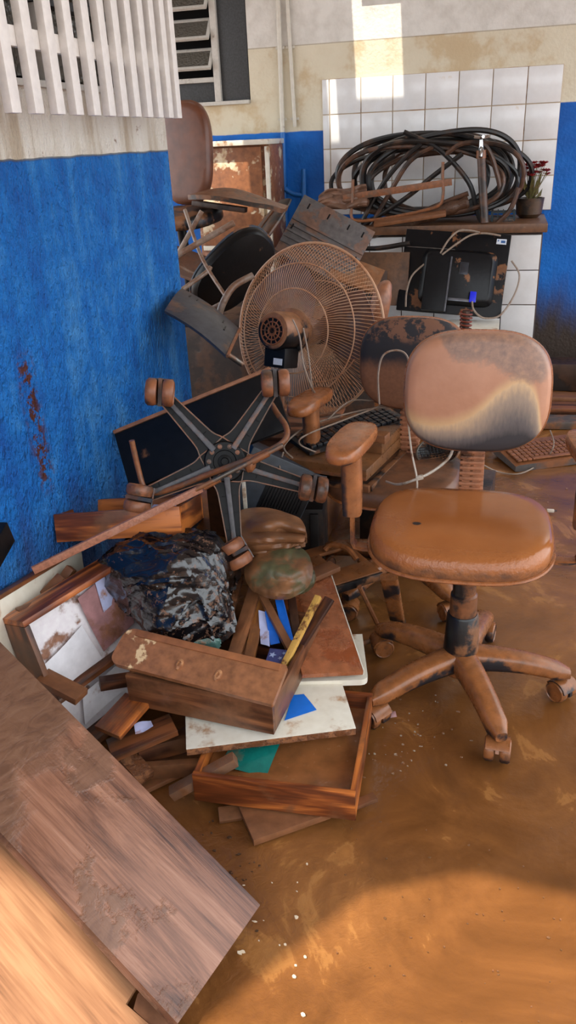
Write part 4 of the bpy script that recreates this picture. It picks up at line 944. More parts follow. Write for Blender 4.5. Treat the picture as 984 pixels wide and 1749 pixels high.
obj('shaft', MB().loft([(pa+ax_*q*(pb-pa).length, rt_, up_, .024+.004*q, .014) for q in (0, .3, .7, 1)], None, 8, 4), M_leg, pst, world=True); obj('foot_cap', MB().loft([(pa-ax_*.01, rt_, up_, .02, .012), (pa+ax_*.004, rt_, up_, .026, .016), (pa+ax_*.012, rt_, up_, .026, .016)], None, 8, 4), M_steel, pst, world=True)
rod = thing('screw_rod', 'short rusty rod lying by the caster left of the front chair', 'metal rod', T(*AZ(625, 1098, 0))); obj('rod', MB().tube([AZ(606, 1104, .015), AZ(640, 1092, .02)], .008, 10), M_rust, rod, world=True); obj('rod_end', MB().tube([AZ(606, 1104, .015), AZ(614, 1101, .016)], .011, 10), M_steel, rod, world=True)

# ------------------------------------------------------------------ pedestal fan seen from behind
fc = AY(526, 566, 3.06); tof = (CP-fc).normalized()
axf = (R(-33, 'Z').to_3x3() @ V((tof.x, tof.y, 0)).normalized()); axf = (axf + V((0, 0, .22))).normalized()
xf = V((0, 0, 1)).cross(axf).normalized(); fm0 = fr(fc, xf, axf.cross(xf))
fan = thing('fan', 'large muddy wire-cage fan seen from behind on the pile', 'fan', fm0)
M_wire = mud('fan_wire', (190, 146, 112), .5, 14, mudc=(186, 132, 94), r0=.5, bump=.1)
RF = .335
obj('rim_ring', MB().tube([(RF*math.cos(a*PI/36), RF*math.sin(a*PI/36), 0) for a in range(72)], .006, 8, True), M_wire, fan)
for sgn_, nm in ((1, 'rear_cage'), (-1, 'front_cage')):
    wr = MB(); N = 132
    prof = [(.075, .125), (.14, .118), (.21, .10), (.27, .072), (.31, .035), (RF, 0)] if sgn_ > 0 else [(.045, .085), (.12, .084), (.20, .075), (.27, .052), (.31, .026), (RF, 0)]
    for k in range(N):
        a = 2*PI*k/N; pts = []
        for q, (r_, h) in enumerate(prof): aa = a+.34*(1-(r_/RF))*sgn_; pts.append((r_*math.cos(aa), r_*math.sin(aa), sgn_*h))
        wr.tube(pts, .0013, 3, cap=False)
    cg = obj(nm, wr, M_wire, fan, kind='stuff')
    for r_, h in ((.16, .113), (.255, .080)) if sgn_ > 0 else ((.10, .0855), (.20, .075)):
        obj('support_ring', MB().tube([(r_*math.cos(a*PI/30), r_*math.sin(a*PI/30), sgn_*h) for a in range(60)], .0028, 6, True), M_wire, cg)
obj('badge', MB().lathe([(.05, -.09), (.05, -.084), (.03, -.08)], 24), M_blackmud, fan)
M_blade = mud('fan_blade', (112, 92, 88), .4, 5, mudc=(112, 78, 58), r0=.35)
for k in range(3):
    def bl(u, v, k=k):
        r_ = .05+.245*u; a = k*2*PI/3+(v-.5)*(.75+.55*math.sin(PI*min(1, u*.9+.1)))+.25*u
        return (r_*math.cos(a), r_*math.sin(a), (v-.5)*(.07-.02*u)+.0)
    obj('blade', MB().sheet(8, 8, bl, .003), M_blade, fan)
obj('rotor', MB().lathe([(.001, .045), (.05, .04), (.058, .0), (.05, -.04), (.001, -.045)], 24), M_blade, fan)
mo = MB().lathe([(.085, .105), (.088, .112), (.086, .135), (.072, .14), (.072, .235), (.066, .245), (.05, .247)], 32)
M_motor = mud('motor_black', (20, 20, 23), .38, 7, mudc=(140, 94, 62), r0=.35, r1=.45, up=.34, edge=.04)
mt_ = obj('motor', mo, M_motor, fan)
obj('vent_recess', MB().lathe([(.05, .2475), (.052, .2485), (.001, .2485)], 24), M_blackplastic, mt_)
vg = MB()
for r_ in (.017, .033, .05): vg.tube([(r_*math.cos(a*PI/12), r_*math.sin(a*PI/12), .250) for a in range(24)], .003, 5, True)
for a in range(12): vg.tube([(.010*math.cos(a*PI/6), .010*math.sin(a*PI/6), .250), (.05*math.cos(a*PI/6), .05*math.sin(a*PI/6), .250)], .0022, 4)
obj('vent_grille', vg, M_wheel, mt_)
dn = fm0.to_3x3().inverted() @ V((0, 0, -1)); dn.z = 0; dn.normalize(); sdv = V((-dn.y, dn.x, 0))
obj('gearbox', MB().box((0, 0, 0), (.095, .075, .095), fr(dn*.098+V((0, 0, .175)), sdv, dn), .006), M_blackplastic, fan)
st_ = thing if False else None
lb = obj('sticker', MB().box((0, 0, 0), (.040, .024, .001), fr(dn*.112+V((0, 0, .2235))-sdv*.018*(-1 if (fm0.to_3x3() @ sdv).dot(CR) > 0 else 1), sdv if (fm0.to_3x3() @ sdv).dot(CR) > 0 else -sdv, -dn)), mud('sticker_white', (216, 222, 232), .12, 30, r0=.4), fan, label='white sticker with blue print')
M_ink = mud('ink_blue', (30, 40, 92), .05, 30)
ink = MB()
for x, w_ in ((-.011, .003), (-.0055, .0022), (.001, .006), (.009, .006)):
    ink.box((x, -.001, .0008), (w_, .011, .0006))
ink.box((.001, -.001, .0011), (.0026, .004, .0004)); obj('print', ink, M_ink, lb)
obj('neck', MB().tube([dn*.13+V((0, 0, .17)), dn*.22+V((0, 0, .16)), dn*.40+V((0, 0, .14))], .016, 12), M_rust, fan)
obj('knob', MB().lathe([(.012, 0), (.014, .01), (.008, .014)], 12, T(*(dn*.16+V((0, 0, .19))))), M_steel, fan)
cable([AY(500, 545, 2.62), AY(512, 575, 2.6), AY(518, 620, 2.55), AY(530, 655, 2.55), AY(545, 690, 2.6), AY(530, 720, 2.6)], .0032, M_cable, 'fan mains cable hanging from the motor')
cable([AY(518, 560, 2.64), AY(526, 600, 2.6), AY(532, 650, 2.58), AY(536, 690, 2.6)], .0028, M_cable, 'second thin cable hanging beside the fan motor')
# supports under the fan, mostly hidden
cbx = thing('wooden_crate', 'muddy brown wooden box under the fan behind the black panel', 'box', T(-.86, 3.0, 0))
obj('carcass', MB().box((0, 0, .22), (.50, .40, .44), b=.004), M_mudwood, cbx)
obj('lid', MB().box((0, 0, .448), (.52, .42, .016), b=.003), M_drwd, cbx)

# dark boxes added to deepen the shade under the second chair
M_dkbox = mud('dark_crate', (30, 26, 26), .45, 6, mudc=(66, 46, 34), r0=.5)
dc = thing('shade_crate', 'dark muddy crate added to deepen the shade under the second chair behind the stool frame', 'crate', TR((-.70, 2.60, 0), 8))
obj('crate_body', MB().box((0, 0, .15), (.26, .24, .30), b=.006), M_dkbox, dc)
for k in range(4): obj('crate_slat', MB().box((-.10+.066*k, -.126, .15), (.03, .012, .27), b=.002), M_dkbox, dc)
d2 = thing('shade_crate', 'low dark box added to deepen the shade behind the column of the front chair', 'crate', TR((-.22, 2.98, 0), -5))
obj('crate_body', MB().box((0, 0, .12), (.50, .30, .24), b=.006), M_dkbox, d2); obj('crate_rim', MB().box((0, -.155, .225), (.52, .012, .03), b=.003), M_dkbox, d2)

# ------------------------------------------------------------------ alcove behind the left wall
cu = thing('cupboard', 'brown flood-stained cupboard door panel by the blue wall with sun on it', 'cupboard', T(-1.675, 5.33, 0))
M_cup = mud('cupboard_brown', (226, 212, 184), .62, 7, mudc=(140, 88, 54), r0=.5, r1=.42, base2=(190, 160, 120), edge=.03)
obj('carcass', MB().box((0, .02, .74), (.50, .34, 1.48), b=.004), M_cup, cu)
obj('top_edge', MB().box((0, -.02, 1.495), (.52, .42, .03), b=.004), M_chip, cu)
obj('door', MB().box((-.01, -.165, 1.18), (.42, .018, .58), b=.004), M_cup, cu)
obj('drawer_gap', MB().box((-.01, -.158, .875), (.44, .02, .03), b=.002), M_chip, cu)
obj('lower_door', MB().box((-.01, -.165, .45), (.42, .018, .80), b=.004), M_cup, cu)
obj('edge_strip', MB().box((.236, -.165, .74), (.026, .02, 1.46), b=.003), M_chip, cu)
# junk mound the chairs stand on
M_dkwood = mud('dark_damp_wood', (46, 34, 28), .5, 6, mudc=(70, 46, 32), r0=.6)
jm = thing('wooden_table', 'dark muddy table buried under the stacked chairs behind the left wall', 'table', T(-1.48, 4.0, 0))
obj('tabletop', MB().box((0, 0, .72), (.85, .80, .035), b=.004), M_dkwood, jm)
for x in (-.38, .38):
    for y in (-.35, .35): obj('leg', MB().box((x, y, .35), (.05, .05, .70), b=.003), M_dkwood, jm)
obj('modesty_panel', MB().box((0, -.34, .45), (.72, .02, .48), b=.003), M_dkwood, jm)
M_bb = mud('brown_back', (26, 22, 22), .74, 3.4, mudc=(104, 60, 38), r0=.4, r1=.38, bump=.15)
bc_ = AY(318, 262, 4.25)
ch = thing('office_chair', 'chair with a tall brown muddy back highest on the stack behind the left wall', 'chair', T(bc_.x, 4.2, .74))
obj('backrest', MB().cushion(.30, .50, .06, 2.9, .012, lambda p: V((p.x, p.y, p.z-.5*p.x*p.x))), M_bb, ch, ch.matrix_basis.inverted() @ T(*bc_) @ R(-14, 'Z') @ R(84, 'X'))
sc_ = AY(308, 372, 4.0)
obj('seat', MB().cushion(.40, .40, .06, 3, .01), M_blackmud, ch, ch.matrix_basis.inverted() @ T(*sc_) @ R(-10, 'Z') @ R(5, 'X'))
obj('back_post', MB().tube([bc_+V((0, .04, -.05)), bc_+V((0, .06, -.28)), sc_+V((0, .15, -.04))], .015, 8), M_blackplastic, ch, world=True)
obj('column', MB().tube([sc_+V((0, 0, -.03)), V((sc_.x, 4.05, .80))], .025, 10), M_blackplastic, ch, world=True)
obj('base', MB().lathe([(.20, 0), (.21, .015), (.05, .06), (.03, .07)], 20, T(sc_.x-bc_.x, -.15, .0)), M_blackmud, ch)
def saddle(u, v):
    a = AY(332, 330, 4.0); x = u*.45; y = (v-.5)*.34*math.sin(PI*(.12+.80*min(1, u*1.15)))**.6
    return a+V((x, y+.05*u, .0+.035*math.sin(PI*u*1.1)*(1-1.6*abs(v-.5))-.09*u*u+.05*(u > .72)*(u-.72)))
sd_ = thing('seat_shell', 'saddle-shaped muddy seat pan tipped in front of the brown cupboard', 'seat', T(*AY(398, 345, 4.0)))
M_shell = mud('shell_grey', (62, 56, 52), .5, 6, mudc=(120, 80, 54), r0=.35, up=.1)
obj('pan', MB().sheet(20, 14, saddle, .022), M_shell, sd_, world=True)
obj('bracket', MB().box((0, 0, 0), (.28, .05, .025), fr(AY(375, 352, 4.02), V((1, 0, -.15)), V((0, 1, 0))), .004), M_dkwood, sd_, world=True)
# folded chair back slanting right
fb = thing('broken_chair', 'dark worn chair back slanting up beside the cupboard', 'chair', T(*AY(450, 380, 4.25)))
q0, q1 = AY(418, 440, 4.15), AY(488, 342, 4.35); dq = (q1-q0).normalized(); rq = V((.75, -.6, .3)); rq = (rq-dq*rq.dot(dq)).normalized(); uq = dq.cross(rq)
obj('pad', MB().loft([(q0.lerp(q1, t), rq, uq, .115*math.sin(PI*(.16+.72*t))**.5, .022*math.sin(PI*(.1+.8*t))**.5) for t in (0, .08, .2, .4, .6, .8, .92, 1)], None, 12, 2.6), mud('worn_back', (40, 34, 32), .5, 7, mudc=(96, 64, 44), r0=.4), fb, world=True)
obj('pad_seam', MB().tube([q0.lerp(q1, t)-uq*.0-rq*.0+(-uq if uq.y > 0 else uq)*.022 for t in (.1, .5, .9)], .004, 6), M_rust, fb, world=True)
# black padded seat tilted
bs = thing('broken_chair', 'black padded chair seat tipped on edge behind the fan', 'chair', T(*AY(392, 470, 3.55)))
bsc = AY(398, 462, 3.55); nrm = V((.86, -.45, -.05)).normalized(); ydir = (AY(446, 408, 3.6)-AY(345, 515, 3.5)).normalized()
bsm = fr(bsc, ydir, nrm.cross(ydir)); inv = bs.matrix_basis.inverted()
obj('pad', MB().cushion(.44, .30, .06, 2.6, .02), mud('black_vinyl', (12, 13, 15), .14, 8, mudc=(100, 70, 50), r0=.35, spec=.3), bs, inv @ bsm)
obj('rim', MB().tube([(.22*1.0*math.copysign(abs(math.cos(a))**(2/2.6), math.cos(a)), .15*math.copysign(abs(math.sin(a))**(2/2.6), math.sin(a)), -.012) for a in [2*PI*k/40 for k in range(40)]], .006, 6, True), mud('vinyl_rim', (60, 70, 84), .4, 9), bs, inv @ bsm)
obj('hinge', MB().box((0, 0, -.045), (.16, .10, .03), b=.004), M_blackplastic, bs, inv @ bsm)
# brown board behind tubes
board('wooden_board', AY(300, 418, 3.85), AY(395, 452, 3.75), AY(312, 470, 3.6), .015, mud('grey_brown_board', (112, 84, 70), .5, 6, mudc=(104, 70, 52)), 'grey-brown board lying between the stacked chairs behind the left wall')
# tubular frame of a stacked chair
M_tube = mud('grey_tube', (146, 124, 108), .5, 14, mudc=(120, 88, 68), r0=.4)
tf = thing('tubular_chair', 'rusty tubular chair frame poking past the end of the blue wall', 'chair', T(*AY(350, 480, 3.3)))
for pts, r in (([AY(270, 455, 3.3), AY(330, 420, 3.35), AY(400, 380, 3.4)], .013), ([AY(316, 358, 3.5), AY(345, 440, 3.35), AY(385, 505, 3.2)], .008), ([AY(295, 450, 3.45), AY(345, 360, 3.5)], .011),
               ([AY(300, 450, 3.5), AY(340, 470, 3.5), AY(356, 478, 3.45)], .010), ([AY(310, 495, 3.3), AY(352, 465, 3.4), AY(360, 455, 3.42)], .010), ([AY(372, 545, 3.0), AY(382, 515, 3.0), AY(400, 488, 3.05), AY(432, 470, 3.1)], .014), ([AY(345, 535, 3.1), AY(378, 518, 3.1)], .009)):
    obj('tube', MB().tube(catmull(pts, 5), r, 10), M_tube, tf, world=True)
# grey plastic backrest shell with slots
def shellf(u, v):
    a, b, c = AX(281, 530, -1.13), AY(388, 608, 2.50), AX(311, 492, -1.175)
    p = a.lerp(b, u)+(c-a)*v*1.0; n_ = (b-a).cross(c-a).normalized(); n_ = n_ if n_.y < 0 else -n_
    return p+n_*(.018*math.sin(PI*v)+.012*math.sin(PI*u))
es = thing('backrest_shell', 'dark grey curved plastic backrest shell with slots at the end of the blue wall', 'chair back', T(*AX(300, 560, -1.1)))
obj('shell', MB().sheet(14, 10, shellf, .010), mud('shell_slate', (66, 66, 70), .36, 8, mudc=(104, 76, 56), r0=.4, bump=.2), es, world=True)
for u, v in ((.18, .82), (.30, .84), (.76, .72), (.82, .55)):
    p = V(shellf(u, v)); p2 = V(shellf(u+.015, v)); p3 = V(shellf(u, v-.14)); n_ = (p2-p).cross(p3-p).normalized(); n_ = n_ if n_.y < 0 else -n_
    obj('slot', MB().box((0, 0, 0), (.034, .006, .004), fr((p+p3)/2+n_*.001, p3-p, p2-p)), M_blackplastic, es, world=True)
obj('post', MB().tube([AY(382, 600, 2.58), AY(414, 622, 2.62)], .010, 10), M_steel, es, world=True)
obj('edge_band', MB().tube([V(shellf(1.0, v)) for v in (0, .25, .5, .75, 1)], .006, 6), M_rust, es, world=True)

# ------------------------------------------------------------------ ribbed grey plate leaning on the counter
r0_, r1_, r3_ = AY(520, 332, 4.55), AY(641, 396, 4.55), AY(474, 428, 4.38)
rm = fr(r0_, r1_-r0_, r3_-r0_); rL = (r1_-r0_).length; rW = (rm.inverted() @ r3_).y; rs = 1 if rm.to_3x3().col[2].y < 0 else -1
rp = thing('ribbed_plate', 'grey-brown ribbed plastic plate with slots leaning above the fan', 'plate', rm)
M_rib = mud('rib_plastic', (100, 94, 92), .45, 6, mudc=(112, 84, 70), r0=.5, edge=.03)
obj('plate', MB().box((rL/2, rW/2, 0), (rL, rW, .014), b=.004), M_rib, rp)
for k in range(5): obj('rib', MB().box((rL/2, rW*(.42+.10*k), rs*.010), (rL*.99, rW*.035, .010), b=.002), M_rib, rp)
for x in (.12, .40, .68, .88): obj('slot', MB().box((rL*x, rW*.14, rs*.0072), (.008, .032, .002)), M_blackplastic, rp)
for x in (.06, .94): obj('slot', MB().box((rL*x, rW*.55, rs*.0155), (.008, .03, .002)), M_blackplastic, rp)
obj('bottom_lip', MB().box((rL/2, rW+.004, rs*.012), (rL*1.01, .012, .035), b=.003), M_rib, rp)
board('wooden_board', AY(560, 470, 4.35), AY(640, 500, 4.35), AY(575, 430, 4.5), .016, mud('tan_board', (140, 104, 76), .5, 7), 'tan muddy board behind the top of the fan')
board('wooden_board', AY(612, 430, 4.80), AY(700, 430, 4.80), AY(605, 520, 4.72), .014, mud('dark_board', (92, 62, 40), .6, 6, mudc=(104, 70, 44)), 'brown board below the hoses left of the monitor')

# ------------------------------------------------------------------ hoses on the counter
M_hose = mud('black_hose', (30, 28, 28), .34, 9, mudc=(70, 50, 38), r0=.35, r1=.5, bump=.1)
M_hose2 = mud('brown_hose', (52, 40, 34), .55, 9, mudc=(86, 58, 42), r0=.4, bump=.1)
hz = thing('hose_coil', 'large tangled coil of thick black hoses on the counter against the tiles', 'hose', T(-.45, 5.25, 1.02))
random.seed(21)
for k in range(13):
    cx = -.45+random.uniform(-.07, .10); a = .50+random.uniform(-.13, .03); zt = 1.515-random.uniform(0, .13); zb = 1.045+random.uniform(0, .03); yy = 5.07+.024*k
    ph = random.uniform(-.25, .25); pts = []
    for q in range(22):
        t = 2*PI*q/22; c, s_ = math.cos(t), math.sin(t)
        sx_ = math.copysign(abs(c)**.85, c)
        zc = (zt+zb)/2; hz_ = (zt-zb)/2
        x = cx+a*sx_; z = zc+hz_*(s_ if s_ > 0 else math.copysign(abs(s_)**.75, s_))+ph*.22*c*max(0, .4+s_)
        y = yy+.035*math.sin(2*t+k)+.05*math.cos(t)*math.sin(k*1.3)
        pts.append(V((x, min(y, 5.50), max(z, 1.03))))
    obj('hose_loop', MB().tube(catmull(pts, 4, True), random.choice((.0135, .0145, .016)), 8, True), M_hose if k % 4 else M_hose2, hz, world=True)
# loose strands across the middle of the coil
for pts, mt2 in (([(610, 395), (650, 320), (690, 270), (720, 245)], M_hose), ([(630, 392), (665, 330), (700, 275), (740, 250)], M_hose2), ([(600, 398), (690, 340), (740, 300), (790, 262)], M_hose), ([(640, 395), (760, 345), (800, 330)], M_hose2),
                 ([(690, 225), (750, 255), (800, 310), (815, 360), (830, 395)], M_hose), ([(760, 265), (790, 245), (830, 250), (850, 300), (855, 330)], M_hose2), ([(835, 392), (870, 360), (886, 320)], M_hose2), ([(590, 420), (640, 424), (700, 415)], M_hose), ([(600, 445), (650, 460), (700, 455)], M_hose)):
    obj('hose_strand', MB().tube(catmull([AY(x, y, 5.06 if y < 405 else 4.84) for x, y in pts], 6), .014, 8), mt2, hz, world=True)
# taps
M_chrome = mud('tap_chrome', (190, 190, 190), .15, 20, r0=.15, metal=.95)
def tap(px, py, label, muddy=False):
    c = AY(px, py, 5.46); t = thing('tap', label, 'tap', T(c.x, YB-.012, c.z))
    obj('spout', MB().tube(catmull([(0, 0, 0), (0, -.05, .0), (0, -.085, -.012), (0, -.095, -.045)], 4), .011, 10), M_chrome, t)
    obj('flange', MB().lathe([(.026, 0), (.024, .008), (.012, .012)], 18, R(90, 'X')), M_chrome, t)
    obj('valve', MB().lathe([(.013, 0), (.013, .02), (.008, .03), (.006, .045)], 12, T(0, -.045, .005)), M_chrome, t)
    h = MB()
    for k in range(3): h.tube([(0, 0, 0), (.03*math.cos(k*2.1), .03*math.sin(k*2.1), .003)], [.006, .007], 8, False, T(0, -.045, .052))
    obj('handle', h, M_chrome, t)
    return t
tap(655, 262, 'chrome wall tap inside the hose coil')
uo = thing('standpipe', 'brown muddy standpipe with a chrome tap on top in front of the hose coil', 'tap', T(*AY(827, 372, 5.0)))
obj('pipe', MB().tube([AY(822, 262, 5.02), AY(824, 310, 5.01), AY(828, 380, 5.0)], .024, 12), M_hose2, uo, world=True); obj('collar', MB().tube([AY(822, 270, 5.02), AY(822, 256, 5.02)], .028, 12), M_rust, uo, world=True)
obj('valve', MB().tube([AY(822, 256, 5.02), AY(822, 238, 5.02)], [.016, .010], 12), M_chrome, uo, world=True)
tp = AY(822, 235, 5.02); hn = MB()
for k in range(4): hn.tube([tp, tp+V((.042*math.cos(k*1.57+.3), .042*math.sin(k*1.57+.3), .006))], [.008, .009], 8)
obj('handle', hn, M_chrome, uo, world=True); obj('spout', MB().tube(catmull([AY(822, 252, 5.02), AY(822, 256, 4.98), AY(821, 268, 4.96)], 4), .011, 8), M_chrome, uo, world=True)
# metal frame and muddy roll on the counter
mf = thing('metal_rack', 'bent rusty metal frame with a flat bar lying on the hoses', 'rack', T(*AY(680, 360, 5.02)))
fa, fb_ = AY(586, 338, 4.98), AY(772, 310, 5.0)
obj('flat_bar', MB().box((0, 0, 0), ((fb_-fa).length, .012, .038), fr((fa+fb_)/2, fb_-fa, V((0, 1, 0))), .002), M_rust, mf, world=True)
obj('bent_rod', MB().tube(catmull([AY(603, 306, 4.97), AY(602, 340, 4.97), AY(600, 368, 4.97), AY(612, 377, 4.97), AY(660, 372, 4.98), AY(720, 360, 4.99), AY(750, 350, 5.0), AY(757, 330, 5.0), AY(756, 300, 5.0), AY(757, 276, 5.0)], 5), .009, 8), M_rust, mf, world=True)
rl = [AY(585, 405, 4.98), AY(650, 392, 5.0), AY(700, 378, 5.02), AY(760, 358, 5.04), AY(800, 345, 5.06)]
obj('muddy_roll', MB().tube(catmull(rl, 6), [.036+.006*math.sin(k*1.7) for k in range(25)], 12), mud('caked_roll', (104, 68, 44), .6, 30, mudc=(82, 54, 36), r0=.7, bump=1.0, fine=150), label='mud-caked rolled mat lying under the rusty frame', cat='roll')
def clo(u, v):
    p = AY(546+82*u, 352-44*v*(.45+.9*u-.55*u*u), 4.97+.10*v)
    return p+V((0, -.03*abs(math.sin(5*u+3*v))-.02*abs(math.sin(9*v-4*u)), .012*math.sin(8*u)))
cl_ = thing('muddy_cloth', 'brown muddy cloth bundle at the left end of the counter', 'cloth', T(*AY(588, 350, 5.0)))
obj('top_fold', MB().sheet(26, 20, clo, .006), mud('cloth_mud', (104, 76, 60), .6, 6, mudc=(116, 84, 66), r0=.6), cl_, world=True)
obj('bundle', folded(AY(590, 345, 5.06), (.14, .08, .07), 9, 22, (.9, 0, .1), 4, .10), mud('cloth_mud2', (94, 66, 50), .6, 6, mudc=(108, 76, 58), r0=.6), cl_, world=True)
obj('muddy_board', MB().box((0, 0, 0), (.42, .10, .02), fr(AY(700, 372, 4.96), V((1, .05, .12)), V((0, 1, .2))), .004), M_mudwood, label='mud-caked board along the counter edge under the roll', cat='board')
# small plastic basket
bk_ = thing('plastic_basket', 'small dark teal plastic basket on the counter beside the flowers', 'basket', T(*AY(850, 376, 5.12)) @ T(0, 0, .0))
bk_.matrix_basis = T(.0, 5.12, 1.012)
M_bask = mud('teal_dark', (26, 52, 62), .3, 12, r0=.4)
for k in range(5):
    for s in (-1, 1): obj('slat', MB().box((-.06+.03*k, s*.05, .03), (.006, .006, .06)), M_bask, bk_)
for s in (-1, 1): obj('rail', MB().box((0, s*.05, .05), (.14, .008, .008)), M_bask, bk_); obj('rail', MB().box((0, s*.05, .02), (.14, .008, .006)), M_bask, bk_); obj('end_panel', MB().box((s*.066, 0, .03), (.006, .1, .055)), M_bask, bk_)
# flowers in a pot
fp = thing('potted_flowers', 'withered red flowers in a dark muddy pot on the counter corner', 'potted flowers', T(.15, 5.30, 1.012))
obj('pot', MB().lathe([(.055, 0), (.075, .02), (.082, .09), (.085, .11), (.075, .11), (.07, .08), (.002, .08)], 20), mud('pot_dark', (40, 32, 26), .6, 8, mudc=(76, 54, 36)), fp)
random.seed(5); M_stem = mud('dry_stem', (110, 104, 56), .4, 20, mudc=(120, 92, 60)); M_pet = mud('red_petal', (176, 44, 48), .2, 30, mudc=(132, 60, 54), r0=.6)
for k in range(28):
    a = random.uniform(0, 2*PI); r_ = random.uniform(.01, .095); h = random.uniform(.23, .30)
    tip = V((r_*math.cos(a), r_*.8*math.sin(a), h)); obj('stem', MB().tube(catmull([(0.2*tip.x, .2*tip.y, .07), (.5*tip.x, .5*tip.y, .16), tip], 3), .0022, 4), M_stem, fp)
    f_ = MB()
    for q in range(7):
        d = V((math.cos(q*.9), math.sin(q*.9), .5)).normalized()*.021; f_.add([tip, tip+d+d.cross(V((0, 0, 1)))*.5, tip+d*1.5, tip+d-d.cross(V((0, 0, 1)))*.5], [(0, 1, 2, 3)])
        f_.add([tip+V((0, 0, .004)), tip+V((0, 0, .006))+d*.5+d.cross(V((0, 0, 1)))*.4, tip+d+V((0, 0, .008)), tip+V((0, 0, .006))+d*.5-d.cross(V((0, 0, 1)))*.4], [(0, 1, 2, 3)])
    obj('flower', f_, M_pet, fp)
for k in range(8):
    a = k*.8; lf = V((.05*math.cos(a), .05*math.sin(a), .12+.01*k)); obj('leaf', MB().add([V((0, 0, .09)), lf+V((.012, 0, 0)), lf*1.35, lf-V((.012, 0, 0))], [(0, 1, 2, 3)]), M_stem, fp)

# ------------------------------------------------------------------ monitor seen from the back
n0, n1, n3 = AY(695, 391, 4.90), AY(874, 402, 4.90), AY(674, 534, 4.70)
nm_ = fr(n0, n1-n0, n3-n0); nL = (n1-n0).length; nW = .47; ns = -1 if nm_.to_3x3().col[2].y > 0 else 1
mo_ = thing('monitor', 'black computer monitor turned backwards against the tiled counter', 'monitor', nm_)
M_mon = mud('monitor_black', (11, 12, 16), .30, 6, mudc=(118, 78, 50), r0=.35, edge=.02, spec=.25)
obj('back_shell', MB().box((nL/2, nW/2, 0), (nL, nW, .025), b=.006), M_mon, mo_)
obj('rear_bulge', MB().loft([((nL*.55, nW*.56, ns*.012), (1, 0, 0), (0, 1, 0), nL*.36, nW*.34), ((nL*.55, nW*.56, ns*.04), (1, 0, 0), (0, 1, 0), nL*.33, nW*.31), ((nL*.55, nW*.56, ns*.05), (1, 0, 0), (0, 1, 0), nL*.31, nW*.29)], None, 10, 8), M_mon, mo_)
sp_ = obj('stand_arm', MB().box((nL*.36, nW*.68, ns*.07), (nL*.22, nW*.66, .03), b=.006), M_blackplastic, mo_)
obj('arm_edge', MB().box((nL*.475, nW*.68, ns*.082), (.010, nW*.66, .014), b=.002), mud('edge_grey', (84, 86, 92), .1, r0=.3), sp_)
obj('logo_plate', MB().box((nL*.60, nW*.46, ns*.052), (.05, .07, .004), b=.001), mud('plate_grey', (70, 74, 82), .1, r0=.25, metal=.5), mo_)
obj('sticker', MB().box((nL*.915, nW*.09, ns*.0135), (.055, .03, .002)), mud('sticker_pale', (206, 212, 222), .1, 30), mo_, label='white and blue asset sticker')
obj('sticker_print', MB().box((nL*.93, nW*.09, ns*.0150), (.024, .014, .001)).box((nL*.885, nW*.08, ns*.0150), (.007, .008, .001)), mud('print_blue', (46, 92, 150), .05), mo_)
obj('seam', MB().box((nL*.25, nW*.22, ns*.0135), (nL*.48, .004, .003)), mud('seam_grey', (92, 84, 78), .2), mo_)
obj('port_row', MB().box((nL*.62, nW*.84, ns*.045), (.16, .016, .012), b=.002), mud('port_steel', (130, 134, 144), .2, metal=.6, r0=.3), mo_)
obj('vga_plug', MB().box((nL*.72, nW*.80, ns*.06), (.036, .06, .018), b=.004), mud('vga_blue', (28, 44, 226), .05, r0=.35), mo_, label='bright blue cable plug')
def onm(x, y, h=.02): return nm_ @ V((nL*x, nW*y, ns*h))
cable([onm(.72, .86, .07), onm(.74, .95, .08), onm(.80, 1.02, .07), onm(.88, 1.04, .06), onm(1.0, .98, .05), onm(1.10, .72, .03), onm(1.12, .48, .03), onm(1.03, .32, .03)], .0055, M_cable, 'grey cable looping from the blue plug around the monitor edge')
cable([onm(.36, .30, .05), onm(.42, .14, .06), onm(.50, .02, .05), onm(.60, -.01, .03), onm(.70, .0, .02)], .0055, M_cable, 'cable arching over the top of the monitor')
cable([onm(.38, .32, .06), onm(.50, .18, .06), onm(.62, .06, .05), onm(.75, .02, .04), onm(.9, .03, .03)], .0055, M_cable, 'second cable arching over the monitor towards its sticker')
cable([onm(.22, .45, .06), onm(.12, .6, .06), onm(.09, .8, .06), onm(.1, .98, .06)], .0055, M_cable, 'cable hanging at the left edge of the monitor')
mb_ = thing('storage_box', 'muddy box standing under the monitor behind the chairs', 'box', T(-.27, 4.62, 0))
obj('body', MB().box((0, 0, .24), (.56, .30, .48), b=.006), M_dkwood, mb_); obj('lid', MB().box((0, 0, .49), (.58, .32, .02), b=.004), M_chip, mb_)
cp_ = thing('coil_spring', 'small rust-red coil poking up below the monitor', 'spring', T(*AY(795, 562, 4.4)))
obj('coil', MB().tube([(.03*math.cos(t*.7), .03*math.sin(t*.7), .10-.0022*t) for t in range(60)], .005, 5), mud('coil_red', (128, 52, 30), .3), cp_); obj('core', MB().tube([(0, 0, .10), (0, 0, -.3)], .02, 8), M_dkwood, cp_)
# rounded muddy armrest behind the fan
ra = thing('plastic_chair', 'chair with a rounded mud-brown armrest right of the fan cage', 'chair', T(AY(640, 700, 3.5).x, 3.5, 0))
pz = [AY(648, 548, 3.5), AY(650, 520, 3.5), AY(656, 495, 3.52), AY(664, 481, 3.55)]
obj('arm_pad', MB().tube(catmull(pz, 5), [.03, .034, .037, .04, .042, .043, .044, .043, .042, .04, .036, .033, .03, .024, .017, .01], 12), mud('arm_brown', (150, 104, 80), .6, 8, mudc=(146, 96, 68), r0=.35), ra, world=True)
obj('arm_post', MB().tube([AY(648, 546, 3.5), AY(648, 600, 3.5), V((AY(648, 600, 3.5).x, 3.5, 0))], .022, 8), M_leg, ra, world=True)

